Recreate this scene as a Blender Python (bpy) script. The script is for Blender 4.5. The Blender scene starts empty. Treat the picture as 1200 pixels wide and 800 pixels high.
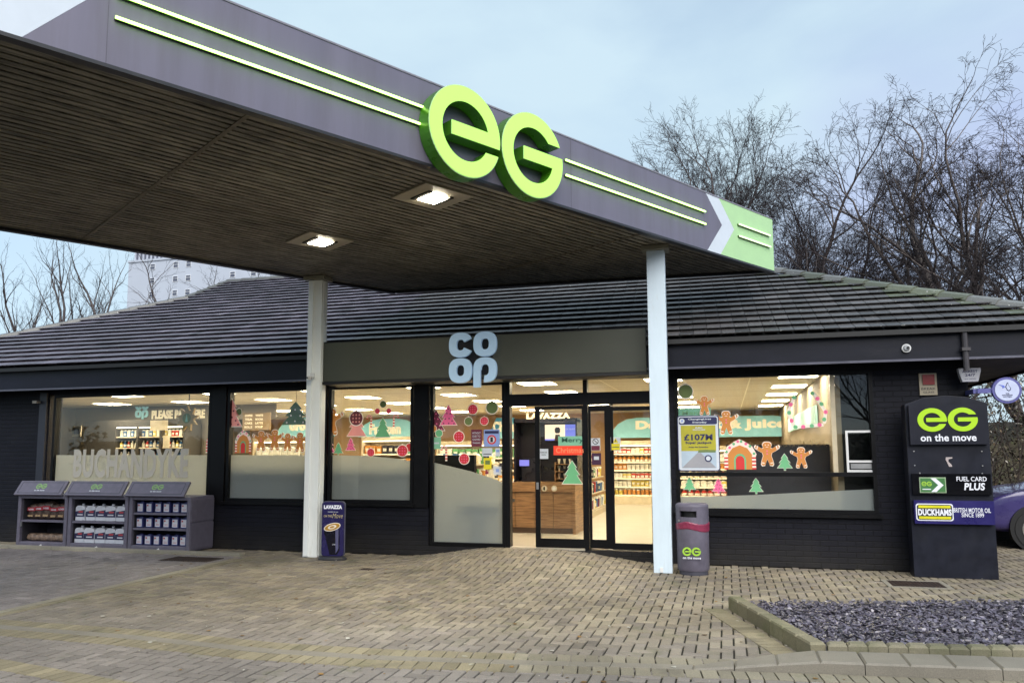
import bpy, bmesh, math, random, time; T00 = time.time()
import numpy as np
from math import sin, cos, tan, radians, pi, sqrt, asin, atan2
from mathutils import Vector, Matrix
random.seed(7)
S = bpy.context.scene
COL = S.collection

# ------------------------------------------------------------------ camera maths (surveyed from the photograph)
F_, YAW, PIT, ROL, SY, TH = 899.722592, -.27135343, .103309686, -.00521382488, 36.3793695, .551234965
H = 1.6
def _axes(y, p, r):
    f = np.array([sin(y)*cos(p), cos(y)*cos(p), sin(p)])
    a = np.array([cos(y), -sin(y), 0.]); u = np.cross(a, f)
    return a*cos(r)+u*sin(r), -a*sin(r)+u*cos(r), f
CR, CU, CF = _axes(YAW, PIT, ROL)
CP = np.array([0, 0, H])
def ray(x, y): return (x-600)/F_*CR-(y-400-SY)/F_*CU+CF
def atZ(x, y, z=0.): d = ray(x, y); return CP+d*(z-H)/d[2]
def atY(x, y, Y): d = ray(x, y); return CP+d*Y/d[1]

cam = bpy.data.cameras.new('camera'); co = bpy.data.objects.new('camera', cam); COL.objects.link(co)
M = Matrix(((CR[0], CU[0], -CF[0], 0), (CR[1], CU[1], -CF[1], 0), (CR[2], CU[2], -CF[2], H), (0, 0, 0, 1)))
co.matrix_world = M
cam.sensor_width = 36; cam.sensor_fit = 'HORIZONTAL'; cam.lens = F_/1200*36; cam.shift_y = SY/1200
cam.clip_start = .05; cam.clip_end = 2000
S.camera = co

# ------------------------------------------------------------------ materials
MATS = {}
def nt(name):
    m = bpy.data.materials.new(name); m.use_nodes = True
    t = m.node_tree; t.nodes.clear(); o = t.nodes.new('ShaderNodeOutputMaterial')
    return m, t, o
def L(t, a, b): t.links.new(a, b)
def node(t, typ, **k):
    n = t.nodes.new(typ)
    for a, b in k.items():
        if a.startswith('i_'):
            key = a[2:]; key = int(key) if key.isdigit() else key.replace('_', ' ')
            n.inputs[key].default_value = b
        else: setattr(n, a, b)
    return n
def c4(c): return (c[0], c[1], c[2], 1)
def pbr(name, col, rough=.5, metal=0., var=.12, scale=6., bump=0., bscale=60., spec=.5, emit=None, es=0., stretch=None, dirt=None, coat=0.):
    if name in MATS: return MATS[name]
    m, t, o = nt(name)
    p = node(t, 'ShaderNodeBsdfPrincipled'); L(t, p.outputs[0], o.inputs[0])
    p.inputs['Roughness'].default_value = rough; p.inputs['Metallic'].default_value = metal
    p.inputs['Specular IOR Level'].default_value = spec
    if coat: p.inputs['Coat Weight'].default_value = coat; p.inputs['Coat Roughness'].default_value = .08
    tc = node(t, 'ShaderNodeTexCoord'); mp = node(t, 'ShaderNodeMapping'); L(t, tc.outputs['Object'], mp.inputs[0])
    if stretch: mp.inputs['Scale'].default_value = stretch
    n = node(t, 'ShaderNodeTexNoise', i_Scale=scale, i_Detail=6., i_Roughness=.6); L(t, mp.outputs[0], n.inputs[0])
    mx = node(t, 'ShaderNodeMix', data_type='RGBA')
    mx.inputs['A'].default_value = c4([c*(1-var) for c in col]); mx.inputs['B'].default_value = c4([min(1, c*(1+var)) for c in col])
    mr = node(t, 'ShaderNodeMapRange', i_1=.3, i_2=.7); L(t, n.outputs[0], mr.inputs[0]); L(t, mr.outputs[0], mx.inputs['Factor'])
    out = mx.outputs['Result']
    if dirt:
        n2 = node(t, 'ShaderNodeTexNoise', i_Scale=dirt[1], i_Detail=8., i_Roughness=.65); L(t, mp.outputs[0], n2.inputs[0])
        mr2 = node(t, 'ShaderNodeMapRange', i_1=dirt[2], i_2=dirt[3]); L(t, n2.outputs[0], mr2.inputs[0])
        m2 = node(t, 'ShaderNodeMix', data_type='RGBA'); L(t, mr2.outputs[0], m2.inputs['Factor']); L(t, out, m2.inputs['A']); m2.inputs['B'].default_value = c4(dirt[0])
        out = m2.outputs['Result']
    L(t, out, p.inputs['Base Color'])
    rr = node(t, 'ShaderNodeMapRange', i_1=.2, i_2=.8, i_3=max(0, rough-.08), i_4=min(1, rough+.08)); L(t, n.outputs[0], rr.inputs[0]); L(t, rr.outputs[0], p.inputs['Roughness'])
    if bump:
        nb = node(t, 'ShaderNodeTexNoise', i_Scale=bscale, i_Detail=4.); L(t, mp.outputs[0], nb.inputs[0])
        b = node(t, 'ShaderNodeBump', i_Strength=bump, i_Distance=.01); L(t, nb.outputs[0], b.inputs['Height']); L(t, b.outputs[0], p.inputs['Normal'])
    if emit is not None:
        p.inputs['Emission Color'].default_value = c4(emit); p.inputs['Emission Strength'].default_value = es
    MATS[name] = m; return m
def emis(name, col, s): return pbr(name, [c*.5 for c in col], .5, var=.02, emit=col, es=s)

dark = pbr('painted_steel', (.006, .0065, .010), .4, var=.25, scale=3, spec=.3)
framem = pbr('window_frame_paint', (.0035, .0035, .0045), .4, var=.2, spec=.22)
fasciam = pbr('fascia_board_paint', (.0055, .0065, .0135), .42, var=.35, scale=1.6, spec=.25, bump=.08, bscale=3, dirt=((.015, .016, .024), 2.2, .55, .8), stretch=(.6, 1, 2))
black = pbr('black', (.006, .006, .007), .5)
white = pbr('white_plastic', (.72, .72, .72), .4, var=.04)
cream = pbr('cream', (.6, .52, .38), .5)
signgreen = pbr('sign_olive_grey', (.052, .056, .042), .5, var=.15, scale=1.2)
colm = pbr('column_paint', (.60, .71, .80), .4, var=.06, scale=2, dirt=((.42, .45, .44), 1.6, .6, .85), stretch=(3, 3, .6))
grey = pbr('fascia_grey', (.16, .15, .205), .45, metal=.15, var=.06, scale=.8, dirt=((.13, .12, .155), .9, .45, .8), stretch=(5, 5, .5))
chevw = pbr('chevron_white', (.60, .66, .74), .45, var=.03)
chevg = pbr('chevron_green', (.42, .66, .34), .45, var=.03)
eg_face = pbr('logo_green_face', (.34, .62, .12), .35, var=.02, emit=(.38, .82, .12), es=.42)
eg_side = pbr('logo_green_side', (.035, .13, .006), .3, var=.2, scale=9, emit=(.05, .22, .01), es=.05)
strip = emis('light_strip', (.52, 1., .18), 3.0)
limep = pbr('lime_print', (.34, .56, .01), .4, var=.02, emit=(.36, .66, .0), es=.10)
limepaint = pbr('lime_paint', (.32, .55, .05), .5, var=.04)
whitel = emis('white_lit', (.85, .87, .95), .25)
plast = pbr('grey_purple_plastic', (.12, .11, .15), .5, var=.15, scale=10, bump=.1, bscale=200)
steel = pbr('galvanised_steel', (.4, .4, .4), .4, metal=.8)
slate = None

def mat_brickwall():
    m, t, o = nt('painted_brick'); p = node(t, 'ShaderNodeBsdfPrincipled', i_Roughness=.55); p.inputs['Specular IOR Level'].default_value = .2; L(t, p.outputs[0], o.inputs[0])
    tc = node(t, 'ShaderNodeTexCoord'); sx = node(t, 'ShaderNodeSeparateXYZ'); L(t, tc.outputs['Object'], sx.inputs[0])
    ad = node(t, 'ShaderNodeMath', operation='ADD'); L(t, sx.outputs[0], ad.inputs[0]); L(t, sx.outputs[1], ad.inputs[1])
    cx = node(t, 'ShaderNodeCombineXYZ'); L(t, ad.outputs[0], cx.inputs[0]); L(t, sx.outputs[2], cx.inputs[1])
    b = node(t, 'ShaderNodeTexBrick', i_Scale=1.0); b.inputs['Brick Width'].default_value = .225; b.inputs['Row Height'].default_value = .075
    b.inputs['Mortar Size'].default_value = .008; b.inputs['Mortar Smooth'].default_value = .5
    L(t, cx.outputs[0], b.inputs[0])
    b.inputs['Color1'].default_value = (.0055, .006, .0115, 1); b.inputs['Color2'].default_value = (.0075, .008, .0145, 1); b.inputs['Mortar'].default_value = (.0035, .0035, .006, 1)
    n = node(t, 'ShaderNodeTexNoise', i_Scale=1.7, i_Detail=8.); L(t, tc.outputs['Object'], n.inputs[0])
    mr = node(t, 'ShaderNodeMapRange', i_1=.5, i_2=.8, i_4=.6); L(t, n.outputs[0], mr.inputs[0])
    mx = node(t, 'ShaderNodeMix', data_type='RGBA'); L(t, b.outputs[0], mx.inputs['A']); mx.inputs['B'].default_value = (.013, .013, .016, 1); L(t, mr.outputs[0], mx.inputs['Factor'])
    L(t, mx.outputs['Result'], p.inputs['Base Color'])
    zz = node(t, 'ShaderNodeMapRange', i_1=.0, i_2=.45, i_3=.75, i_4=0.); L(t, sx.outputs[2], zz.inputs[0]); zn = node(t, 'ShaderNodeMath', operation='MULTIPLY'); L(t, zz.outputs[0], zn.inputs[0]); L(t, n.outputs[0], zn.inputs[1])
    mx2 = node(t, 'ShaderNodeMix', data_type='RGBA'); L(t, mx.outputs['Result'], mx2.inputs['A']); mx2.inputs['B'].default_value = (.042, .038, .030, 1); L(t, zn.outputs[0], mx2.inputs['Factor']); L(t, mx2.outputs['Result'], p.inputs['Base Color'])
    n3 = node(t, 'ShaderNodeTexNoise', i_Scale=70., i_Detail=3.); L(t, tc.outputs['Object'], n3.inputs[0])
    s = node(t, 'ShaderNodeMath', operation='MULTIPLY_ADD', i_1=-1.0); L(t, b.outputs['Fac'], s.inputs[0]); L(t, n3.outputs[0], s.inputs[2])
    bp = node(t, 'ShaderNodeBump', i_Strength=.6, i_Distance=.006); L(t, s.outputs[0], bp.inputs['Height']); L(t, bp.outputs[0], p.inputs['Normal'])
    return m
brickm = mat_brickwall()

def mat_attr(name, rough, bump, bscale, spotcol=None, spot=(.66, .7), spots=9., moss=None, spec=.4, stretch=None, stain=None):
    """colour comes from a per-piece attribute (each paver, tile or chip has its own tone) with fine noise"""
    m, t, o = nt(name); p = node(t, 'ShaderNodeBsdfPrincipled', i_Roughness=rough); L(t, p.outputs[0], o.inputs[0]); p.inputs['Specular IOR Level'].default_value = spec
    a = node(t, 'ShaderNodeAttribute', attribute_name='tint'); tc = node(t, 'ShaderNodeTexCoord')
    n = node(t, 'ShaderNodeTexNoise', i_Scale=bscale, i_Detail=5., i_Roughness=.7); L(t, tc.outputs['Object'], n.inputs[0])
    mr = node(t, 'ShaderNodeMapRange', i_1=.25, i_2=.75, i_3=.62, i_4=1.38); L(t, n.outputs[0], mr.inputs[0])
    v = node(t, 'ShaderNodeVectorMath', operation='SCALE'); L(t, a.outputs['Color'], v.inputs[0]); L(t, mr.outputs[0], v.inputs['Scale'])
    n0 = node(t, 'ShaderNodeTexNoise', i_Scale=.55, i_Detail=7., i_Roughness=.6); L(t, tc.outputs['Object'], n0.inputs[0])
    m0 = node(t, 'ShaderNodeMapRange', i_1=.3, i_2=.7, i_3=.62, i_4=1.25); L(t, n0.outputs[0], m0.inputs[0])
    v2 = node(t, 'ShaderNodeVectorMath', operation='SCALE'); L(t, v.outputs[0], v2.inputs[0]); L(t, m0.outputs[0], v2.inputs['Scale'])
    out = v2.outputs[0]
    if spotcol:
        n2 = node(t, 'ShaderNodeTexNoise', i_Scale=spots, i_Detail=3.); L(t, tc.outputs['Object'], n2.inputs[0])
        m2 = node(t, 'ShaderNodeMapRange', i_1=spot[0], i_2=spot[1]); L(t, n2.outputs[0], m2.inputs[0])
        mx = node(t, 'ShaderNodeMix', data_type='RGBA'); L(t, out, mx.inputs['A']); mx.inputs['B'].default_value = c4(spotcol); L(t, m2.outputs[0], mx.inputs['Factor']); out = mx.outputs['Result']
    if moss:
        n2 = node(t, 'ShaderNodeTexNoise', i_Scale=1.9, i_Detail=9., i_Roughness=.7); L(t, tc.outputs['Object'], n2.inputs[0])
        m2 = node(t, 'ShaderNodeMapRange', i_1=moss[1], i_2=moss[2], i_4=.8); L(t, n2.outputs[0], m2.inputs[0])
        mx = node(t, 'ShaderNodeMix', data_type='RGBA'); L(t, out, mx.inputs['A']); mx.inputs['B'].default_value = c4(moss[0]); L(t, m2.outputs[0], mx.inputs['Factor']); out = mx.outputs['Result']
    if stain:
        n2 = node(t, 'ShaderNodeTexNoise', i_Scale=1.15, i_Detail=6., i_Roughness=.6, i_Distortion=.6); L(t, tc.outputs['Object'], n2.inputs[0])
        m2 = node(t, 'ShaderNodeMapRange', i_1=stain[1], i_2=stain[2], i_4=.75); L(t, n2.outputs[0], m2.inputs[0])
        mx = node(t, 'ShaderNodeMix', data_type='RGBA'); L(t, out, mx.inputs['A']); mx.inputs['B'].default_value = c4(stain[0]); L(t, m2.outputs[0], mx.inputs['Factor']); out = mx.outputs['Result']
    L(t, out, p.inputs['Base Color'])
    b = node(t, 'ShaderNodeBump', i_Strength=bump, i_Distance=.004); L(t, n.outputs[0], b.inputs['Height']); L(t, b.outputs[0], p.inputs['Normal'])
    return m
paverm = mat_attr('block_paving', .72, .7, 130., stain=((.055, .05, .045), .60, .74), spotcol=(.5, .47, .4), spot=(.74, .76), spots=38., moss=((.10, .11, .045), .56, .75))
kerbm = mat_attr('concrete_kerb', .8, .8, 110., moss=((.10, .11, .05), .5, .7))
granitem = mat_attr('granite_kerb', .6, .6, 160.)
tilem = mat_attr('roof_tile', .42, .6, 60., spotcol=(.42, .42, .40), spot=(.70, .715), spots=17., spec=.9)
slatem = mat_attr('slate_chip', .42, .5, 90., spec=.6)
prodm = mat_attr('product_print', .5, .1, 20.)

def mat_glass():
    m, t, o = nt('window_glass')
    tr = node(t, 'ShaderNodeBsdfTransparent'); tr.inputs[0].default_value = (.93, .95, .94, 1)
    gl = node(t, 'ShaderNodeBsdfGlossy', i_Roughness=.01); fr = node(t, 'ShaderNodeFresnel', i_IOR=1.5)
    ge = node(t, 'ShaderNodeNewGeometry'); io = node(t, 'ShaderNodeMath', operation='MULTIPLY_ADD', i_1=-.8333, i_2=1.5); L(t, ge.outputs['Backfacing'], io.inputs[0]); L(t, io.outputs[0], fr.inputs[0])
    mx = node(t, 'ShaderNodeMixShader'); L(t, fr.outputs[0], mx.inputs[0]); L(t, tr.outputs[0], mx.inputs[1]); L(t, gl.outputs[0], mx.inputs[2]); L(t, mx.outputs[0], o.inputs[0])
    return m
glassm = mat_glass()
def mat_frost():
    m, t, o = nt('frosted_film')
    a = node(t, 'ShaderNodeBsdfTranslucent'); a.inputs[0].default_value = (.72, .72, .66, 1)
    d = node(t, 'ShaderNodeBsdfDiffuse'); d.inputs[0].default_value = (.62, .63, .65, 1)
    mx = node(t, 'ShaderNodeMixShader', i_0=.55); L(t, a.outputs[0], mx.inputs[1]); L(t, d.outputs[0], mx.inputs[2])
    tr = node(t, 'ShaderNodeBsdfRefraction', i_Roughness=.45, i_IOR=1.03); tr.inputs[0].default_value = (.8, .82, .78, 1)
    m2 = node(t, 'ShaderNodeMixShader', i_0=.22); L(t, mx.outputs[0], m2.inputs[1]); L(t, tr.outputs[0], m2.inputs[2]); L(t, m2.outputs[0], o.inputs[0])
    return m
frostm = mat_frost()
def mat_ceiling():
    m, t, o = nt('ceiling_tile'); p = node(t, 'ShaderNodeBsdfPrincipled', i_Roughness=.8); L(t, p.outputs[0], o.inputs[0])
    tc = node(t, 'ShaderNodeTexCoord')
    b = node(t, 'ShaderNodeTexBrick', offset=0., i_Scale=1.); b.inputs['Brick Width'].default_value = 1.2; b.inputs['Row Height'].default_value = .6; b.inputs['Mortar Size'].default_value = .012
    b.inputs['Color1'].default_value = (.62, .56, .44, 1); b.inputs['Color2'].default_value = (.57, .51, .40, 1); b.inputs['Mortar'].default_value = (.85, .80, .66, 1)
    L(t, tc.outputs['Object'], b.inputs[0]); L(t, b.outputs[0], p.inputs['Base Color'])
    return m
ceilm = mat_ceiling()
def mat_soffit():
    m, t, o = nt('soffit_plank'); p = node(t, 'ShaderNodeBsdfPrincipled', i_Roughness=.6); L(t, p.outputs[0], o.inputs[0])
    tc = node(t, 'ShaderNodeTexCoord'); mp = node(t, 'ShaderNodeMapping', vector_type='TEXTURE'); mp.inputs['Rotation'].default_value = (0, 0, pi/2-TH); L(t, tc.outputs['Object'], mp.inputs[0])
    s = node(t, 'ShaderNodeMapping'); s.inputs['Scale'].default_value = (1.1, 9, 1); L(t, mp.outputs[0], s.inputs[0])
    n = node(t, 'ShaderNodeTexNoise', i_Scale=1.8, i_Detail=8., i_Roughness=.75); L(t, s.outputs[0], n.inputs[0])
    r = node(t, 'ShaderNodeValToRGB'); e = r.color_ramp.elements; e[0].position = .38; e[0].color = (.075, .068, .054, 1); e[1].position = .60; e[1].color = (.385, .355, .29, 1); L(t, n.outputs[0], r.inputs[0])
    n2 = node(t, 'ShaderNodeTexNoise', i_Scale=.5, i_Detail=4.); L(t, mp.outputs[0], n2.inputs[0])
    mr = node(t, 'ShaderNodeMapRange', i_1=.3, i_2=.7, i_3=.6, i_4=1.15); L(t, n2.outputs[0], mr.inputs[0])
    v = node(t, 'ShaderNodeVectorMath', operation='SCALE'); L(t, r.outputs[0], v.inputs[0]); L(t, mr.outputs[0], v.inputs['Scale'])
    L(t, v.outputs[0], p.inputs['Base Color'])
    return m
soffm = mat_soffit()
def mat_wood(name, c1, c2, sc=(1, 1, 12)):
    m, t, o = nt(name); p = node(t, 'ShaderNodeBsdfPrincipled', i_Roughness=.45); L(t, p.outputs[0], o.inputs[0])
    tc = node(t, 'ShaderNodeTexCoord'); mp = node(t, 'ShaderNodeMapping'); mp.inputs['Scale'].default_value = sc; L(t, tc.outputs['Object'], mp.inputs[0])
    n = node(t, 'ShaderNodeTexNoise', i_Scale=4., i_Detail=8., i_Distortion=.4); L(t, mp.outputs[0], n.inputs[0])
    mx = node(t, 'ShaderNodeMix', data_type='RGBA'); mx.inputs['A'].default_value = c4(c1); mx.inputs['B'].default_value = c4(c2)
    mr = node(t, 'ShaderNodeMapRange', i_1=.35, i_2=.65); L(t, n.outputs[0], mr.inputs[0]); L(t, mr.outputs[0], mx.inputs['Factor']); L(t, mx.outputs['Result'], p.inputs['Base Color'])
    return m
woodm = mat_wood('counter_wood', (.17, .085, .035), (.33, .18, .08))
barkm = mat_wood('bark', (.030, .021, .022), (.085, .062, .058), (6, 6, 1.5))
birchm = mat_wood('pale_bark', (.06, .045, .042), (.17, .14, .13), (4, 4, 3))
twigm = pbr('twig', (.022, .015, .017), .8, var=.3)

# ------------------------------------------------------------------ mesh builder
XF = {}
class MB:
    def __init__(s): s.v = []; s.f = []; s.t = None; s.tints = []
    def add(s, vs, fs, tint=None):
        n = len(s.v); s.v += [tuple(float(c) for c in q) for q in vs]; s.f += [tuple(i+n for i in q) for q in fs]
        if tint is not None: s.tints += [tint]*len(fs)
        elif s.tints: s.tints += [(.2, .2, .2)]*len(fs)
        return s
    def box(s, a, b, tint=None):
        (x0, y0, z0), (x1, y1, z1) = [tuple(min(p, q) for p, q in zip(a, b)), tuple(max(p, q) for p, q in zip(a, b))]
        return s.add([(x0, y0, z0), (x1, y0, z0), (x1, y1, z0), (x0, y1, z0), (x0, y0, z1), (x1, y0, z1), (x1, y1, z1), (x0, y1, z1)],
                     [(3, 2, 1, 0), (4, 5, 6, 7), (0, 1, 5, 4), (1, 2, 6, 5), (2, 3, 7, 6), (3, 0, 4, 7)], tint)
    def obox(s, O, u, v, w, tint=None):
        O, u, v, w = [np.array(q, float) for q in (O, u, v, w)]
        P = [O, O+u, O+u+v, O+v]; P += [q+w for q in P]
        fs = [(3, 2, 1, 0), (4, 5, 6, 7), (0, 1, 5, 4), (1, 2, 6, 5), (2, 3, 7, 6), (3, 0, 4, 7)]
        if np.dot(np.cross(u, v), w) < 0: fs = [f[::-1] for f in fs]
        return s.add(P, fs, tint)
    def prism(s, pts, O=(0, 0, 0), ux=(1, 0, 0), uz=(0, 0, 1), depth=.01, tint=None):
        """2-D outline (counter-clockwise) extruded towards its own normal ux x uz"""
        O, ux, uz = [np.array(q, float) for q in (O, ux, uz)]; n = np.cross(ux, uz); n /= np.linalg.norm(n)
        a = sum(p[0]*q[1]-q[0]*p[1] for p, q in zip(pts, pts[1:]+pts[:1]))
        if a < 0: pts = pts[::-1]
        k = len(pts); B = [O+ux*p[0]+uz*p[1] for p in pts]; T = [q+n*depth for q in B]
        return s.add(B+T, [tuple(range(k))[::-1], tuple(range(k, 2*k))]+[(i, (i+1) % k, k+(i+1) % k, k+i) for i in range(k)], tint)
    def band(s, out, inn, O, ux, uz, depth, closed=False, tint=None):
        O, ux, uz = [np.array(q, float) for q in (O, ux, uz)]; n = np.cross(ux, uz); n /= np.linalg.norm(n); k = len(out)
        q = [O+ux*p[0]+uz*p[1] for p in out]+[O+ux*p[0]+uz*p[1] for p in inn]; V = q+[r+n*depth for r in q]; f = []
        for i in range(k if closed else k-1):
            j = (i+1) % k
            f += [(2*k+i, 2*k+j, 3*k+j, 3*k+i), (i, k+i, k+j, j), (i, j, 2*k+j, 2*k+i), (k+j, k+i, 3*k+i, 3*k+j)]
        if not closed: f += [(0, 2*k, 3*k, k), (k-1, 2*k-1, 4*k-1, 3*k-1)]
        return s.add(V, f, tint)
    def tube(s, P, R, n=8, cap=True, tint=None):
        P = [np.array(p, float) for p in P]
        if not hasattr(R, '__len__'): R = [R]*len(P)
        V = []; m = len(P); up = None
        for i, p in enumerate(P):
            d = P[min(i+1, m-1)]-P[max(i-1, 0)]; d = d/(np.linalg.norm(d)+1e-9)
            if up is None or abs(up@d) > .95: up = np.array([0, 0, 1.]) if abs(d[2]) < .9 else np.array([1., 0, 0])
            a = np.cross(d, up); a /= np.linalg.norm(a); b = np.cross(d, a); up = -b if False else up
            V += [p+R[i]*(a*cos(2*pi*k/n)+b*sin(2*pi*k/n)) for k in range(n)]
        f = [(i*n+k, i*n+(k+1) % n, (i+1)*n+(k+1) % n, (i+1)*n+k) for i in range(m-1) for k in range(n)]
        if cap: f += [tuple(range(n))[::-1], tuple(range((m-1)*n, m*n))]
        return s.add(V, f, tint)
    def lathe(s, prof, c=(0, 0, 0), n=24, sx=1., sy=1., tint=None):
        V = []; m = len(prof)
        for r, z in prof: V += [(c[0]+r*sx*cos(2*pi*k/n), c[1]+r*sy*sin(2*pi*k/n), c[2]+z) for k in range(n)]
        f = [(i*n+k, i*n+(k+1) % n, (i+1)*n+(k+1) % n, (i+1)*n+k) for i in range(m-1) for k in range(n)]
        f += [tuple(range(n))[::-1], tuple(range((m-1)*n, m*n))]
        return s.add(V, f, tint)
    def text(s, txt, O, w, h, depth=.004, ux=(1, 0, 0), uz=(0, 0, 1), bold=.0, shear=0., align='L', tint=None):
        V, Fc = text_geo(txt, bold, shear)
        O, ux, uz = [np.array(q, float) for q in (O, ux, uz)]; n = np.cross(ux, uz); n /= np.linalg.norm(n)
        x0 = min(v[0] for v in V); x1 = max(v[0] for v in V); y0 = min(v[1] for v in V); y1 = max(v[1] for v in V)
        if w is None: w = (x1-x0)/(y1-y0)*h
        off = {'L': 0, 'C': -w/2, 'R': -w}[align]
        P = [O+ux*(off+(v[0]-x0)/(x1-x0)*w)+uz*((v[1]-y0)/(y1-y0)*h)+n*(depth if v[2] > 0 else 0) for v in V]
        return s.add(P, Fc, tint)
    def build(s, name, mat, parent=None, world=True, smooth=False, bevel=0.):
        v = s.v
        root = parent
        while root is not None and root.parent is not None: root = root.parent
        if root is not None and world and root in XF:
            (lx, ly, lz), rz = XF[root]; c, q = cos(-rz), sin(-rz)
            v = [((x-lx)*c-(y-ly)*q, (x-lx)*q+(y-ly)*c, z-lz) for x, y, z in v]
        me = bpy.data.meshes.new(name); me.from_pydata(v, [], s.f); me.update()
        if s.tints:
            at = me.attributes.new('tint', 'FLOAT_COLOR', 'CORNER'); arr = []
            for p, tc in zip(me.polygons, s.tints): arr += [tc[0], tc[1], tc[2], 1.]*p.loop_total
            at.data.foreach_set('color', arr)
        me.materials.append(mat)
        if smooth:
            me.polygons.foreach_set('use_smooth', [True]*len(me.polygons)); me.set_sharp_from_angle(angle=radians(40))
        o = bpy.data.objects.new(name, me); COL.objects.link(o)
        if parent is not None: o.parent = parent
        if bevel:
            b = o.modifiers.new('bevel', 'BEVEL'); b.width = bevel; b.segments = 2; b.limit_method = 'ANGLE'
        return o
_TC = {}
def text_geo(txt, bold, shear):
    k = (txt, bold, shear)
    if k not in _TC:
        cu = bpy.data.curves.new('text', 'FONT'); cu.body = txt; cu.offset = bold; cu.extrude = .5; cu.resolution_u = 3; cu.shear = shear
        if bold: cu.space_character = 1+bold*1.5
        o = bpy.data.objects.new('text', cu); COL.objects.link(o); bpy.context.view_layer.update()
        dg = bpy.context.evaluated_depsgraph_get(); me = bpy.data.meshes.new_from_object(o.evaluated_get(dg))
        _TC[k] = ([tuple(v.co) for v in me.vertices], [tuple(p.vertices) for p in me.polygons])
        bpy.data.objects.remove(o); bpy.data.curves.remove(cu); bpy.data.meshes.remove(me)
    return _TC[k]
def tag(o, label=None, cat=None, group=None, kind=None):
    if label: o['label'] = label
    if cat: o['category'] = cat
    if group: o['group'] = group
    if kind: o['kind'] = kind
    return o
def thing(name, label, cat, loc=(0, 0, 0), rz=0., group=None):
    o = bpy.data.objects.new(name, None); COL.objects.link(o); o.location = [float(c) for c in loc]; o.rotation_euler = (0, 0, rz); o.empty_display_size = .1
    XF[o] = (tuple(float(c) for c in loc), rz); return tag(o, label, cat, group)
def dup(root, loc=None, rz=None, label=None, group=None, scale=None):
    def rec(o, par):
        c = o.copy(); COL.objects.link(c)
        if par is not None: c.parent = par
        for ch in [q for q in KIDS.get(o, [])] or list(o.children): rec(ch, c)
        return c
    r = rec(root, None)
    if loc is not None: r.location = [float(c) for c in loc]
    if rz is not None: r.rotation_euler = (0, 0, rz)
    if scale is not None: r.scale = scale
    if label: r['label'] = label
    if group: r['group'] = group
    return r
KIDS = {}
def arc(cx, cy, rx, ry, a0, a1, n=24): return [(cx+rx*cos(radians(a0+(a1-a0)*i/n)), cy+ry*sin(radians(a0+(a1-a0)*i/n))) for i in range(n+1)]
def rrect(x0, y0, x1, y1, r, n=4):
    p = []
    for cx, cy, a in ((x1-r, y1-r, 0), (x0+r, y1-r, 90), (x0+r, y0+r, 180), (x1-r, y0+r, 270)): p += arc(cx, cy, r, r, a, a+90, n)
    return p

# ------------------------------------------------------------------ world and sun
w = bpy.data.worlds.new('World'); S.world = w; w.use_nodes = True; t = w.node_tree; t.nodes.clear()
wo = node(t, 'ShaderNodeOutputWorld'); bg = node(t, 'ShaderNodeBackground', i_Strength=.10)
sk = node(t, 'ShaderNodeTexSky'); sk.sky_type = 'NISHITA'; sk.sun_disc = False; sk.sun_elevation = radians(42); sk.sun_rotation = radians(155); sk.ozone_density = 1.4; sk.air_density = 1.0; sk.dust_density = .6
tc = node(t, 'ShaderNodeTexCoord'); mp = node(t, 'ShaderNodeMapping'); mp.inputs['Scale'].default_value = (1, 1, 2.4); mp.inputs['Rotation'].default_value = (0, .2, .5); L(t, tc.outputs['Generated'], mp.inputs[0])
n = node(t, 'ShaderNodeTexNoise', i_Scale=1.7, i_Detail=8., i_Roughness=.52, i_Distortion=.35); L(t, mp.outputs[0], n.inputs[0])
mr = node(t, 'ShaderNodeMapRange', i_1=.32, i_2=.68, i_3=.62, i_4=1.12); L(t, n.outputs[0], mr.inputs[0])
hs = node(t, 'ShaderNodeMix', data_type='RGBA'); hs.inputs['B'].default_value = (3.35, 4.1, 4.7, 1); L(t, sk.outputs[0], hs.inputs['A']); L(t, mr.outputs[0], hs.inputs['Factor'])
n5 = node(t, 'ShaderNodeTexNoise', i_Scale=1.1, i_Detail=5., i_Roughness=.5); L(t, mp.outputs[0], n5.inputs[0]); m5 = node(t, 'ShaderNodeMapRange', i_1=.46, i_2=.66); L(t, n5.outputs[0], m5.inputs[0]); h5 = node(t, 'ShaderNodeMix', data_type='RGBA'); h5.inputs['A'].default_value = (3.25, 4.15, 4.75, 1); h5.inputs['B'].default_value = (2.7, 3.2, 4.55, 1); L(t, m5.outputs[0], h5.inputs['Factor']); L(t, h5.outputs['Result'], hs.inputs['B'])
L(t, hs.outputs['Result'], bg.inputs[0]); L(t, bg.outputs[0], wo.inputs[0])
sl = bpy.data.lights.new('sun', 'SUN'); sl.energy = 2.2; sl.angle = radians(60); sl.color = (1, .95, .88); so = bpy.data.objects.new('sun', sl); COL.objects.link(so)
az = radians(155); el = radians(42)
sd = Vector((sin(az)*cos(el), cos(az)*cos(el), sin(el))); so.rotation_euler = sd.to_track_quat('Z', 'Y').to_euler()
S.view_settings.view_transform = 'Standard'; S.view_settings.look = 'None'; S.view_settings.exposure = 1.0; S.view_settings.gamma = 1
S.cycles.use_denoising = True; S.cycles.max_bounces = 8; S.cycles.transparent_max_bounces = 24; S.cycles.sample_clamp_indirect = 6
S.cycles.caustics_reflective = False; S.cycles.caustics_refractive = False

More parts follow.
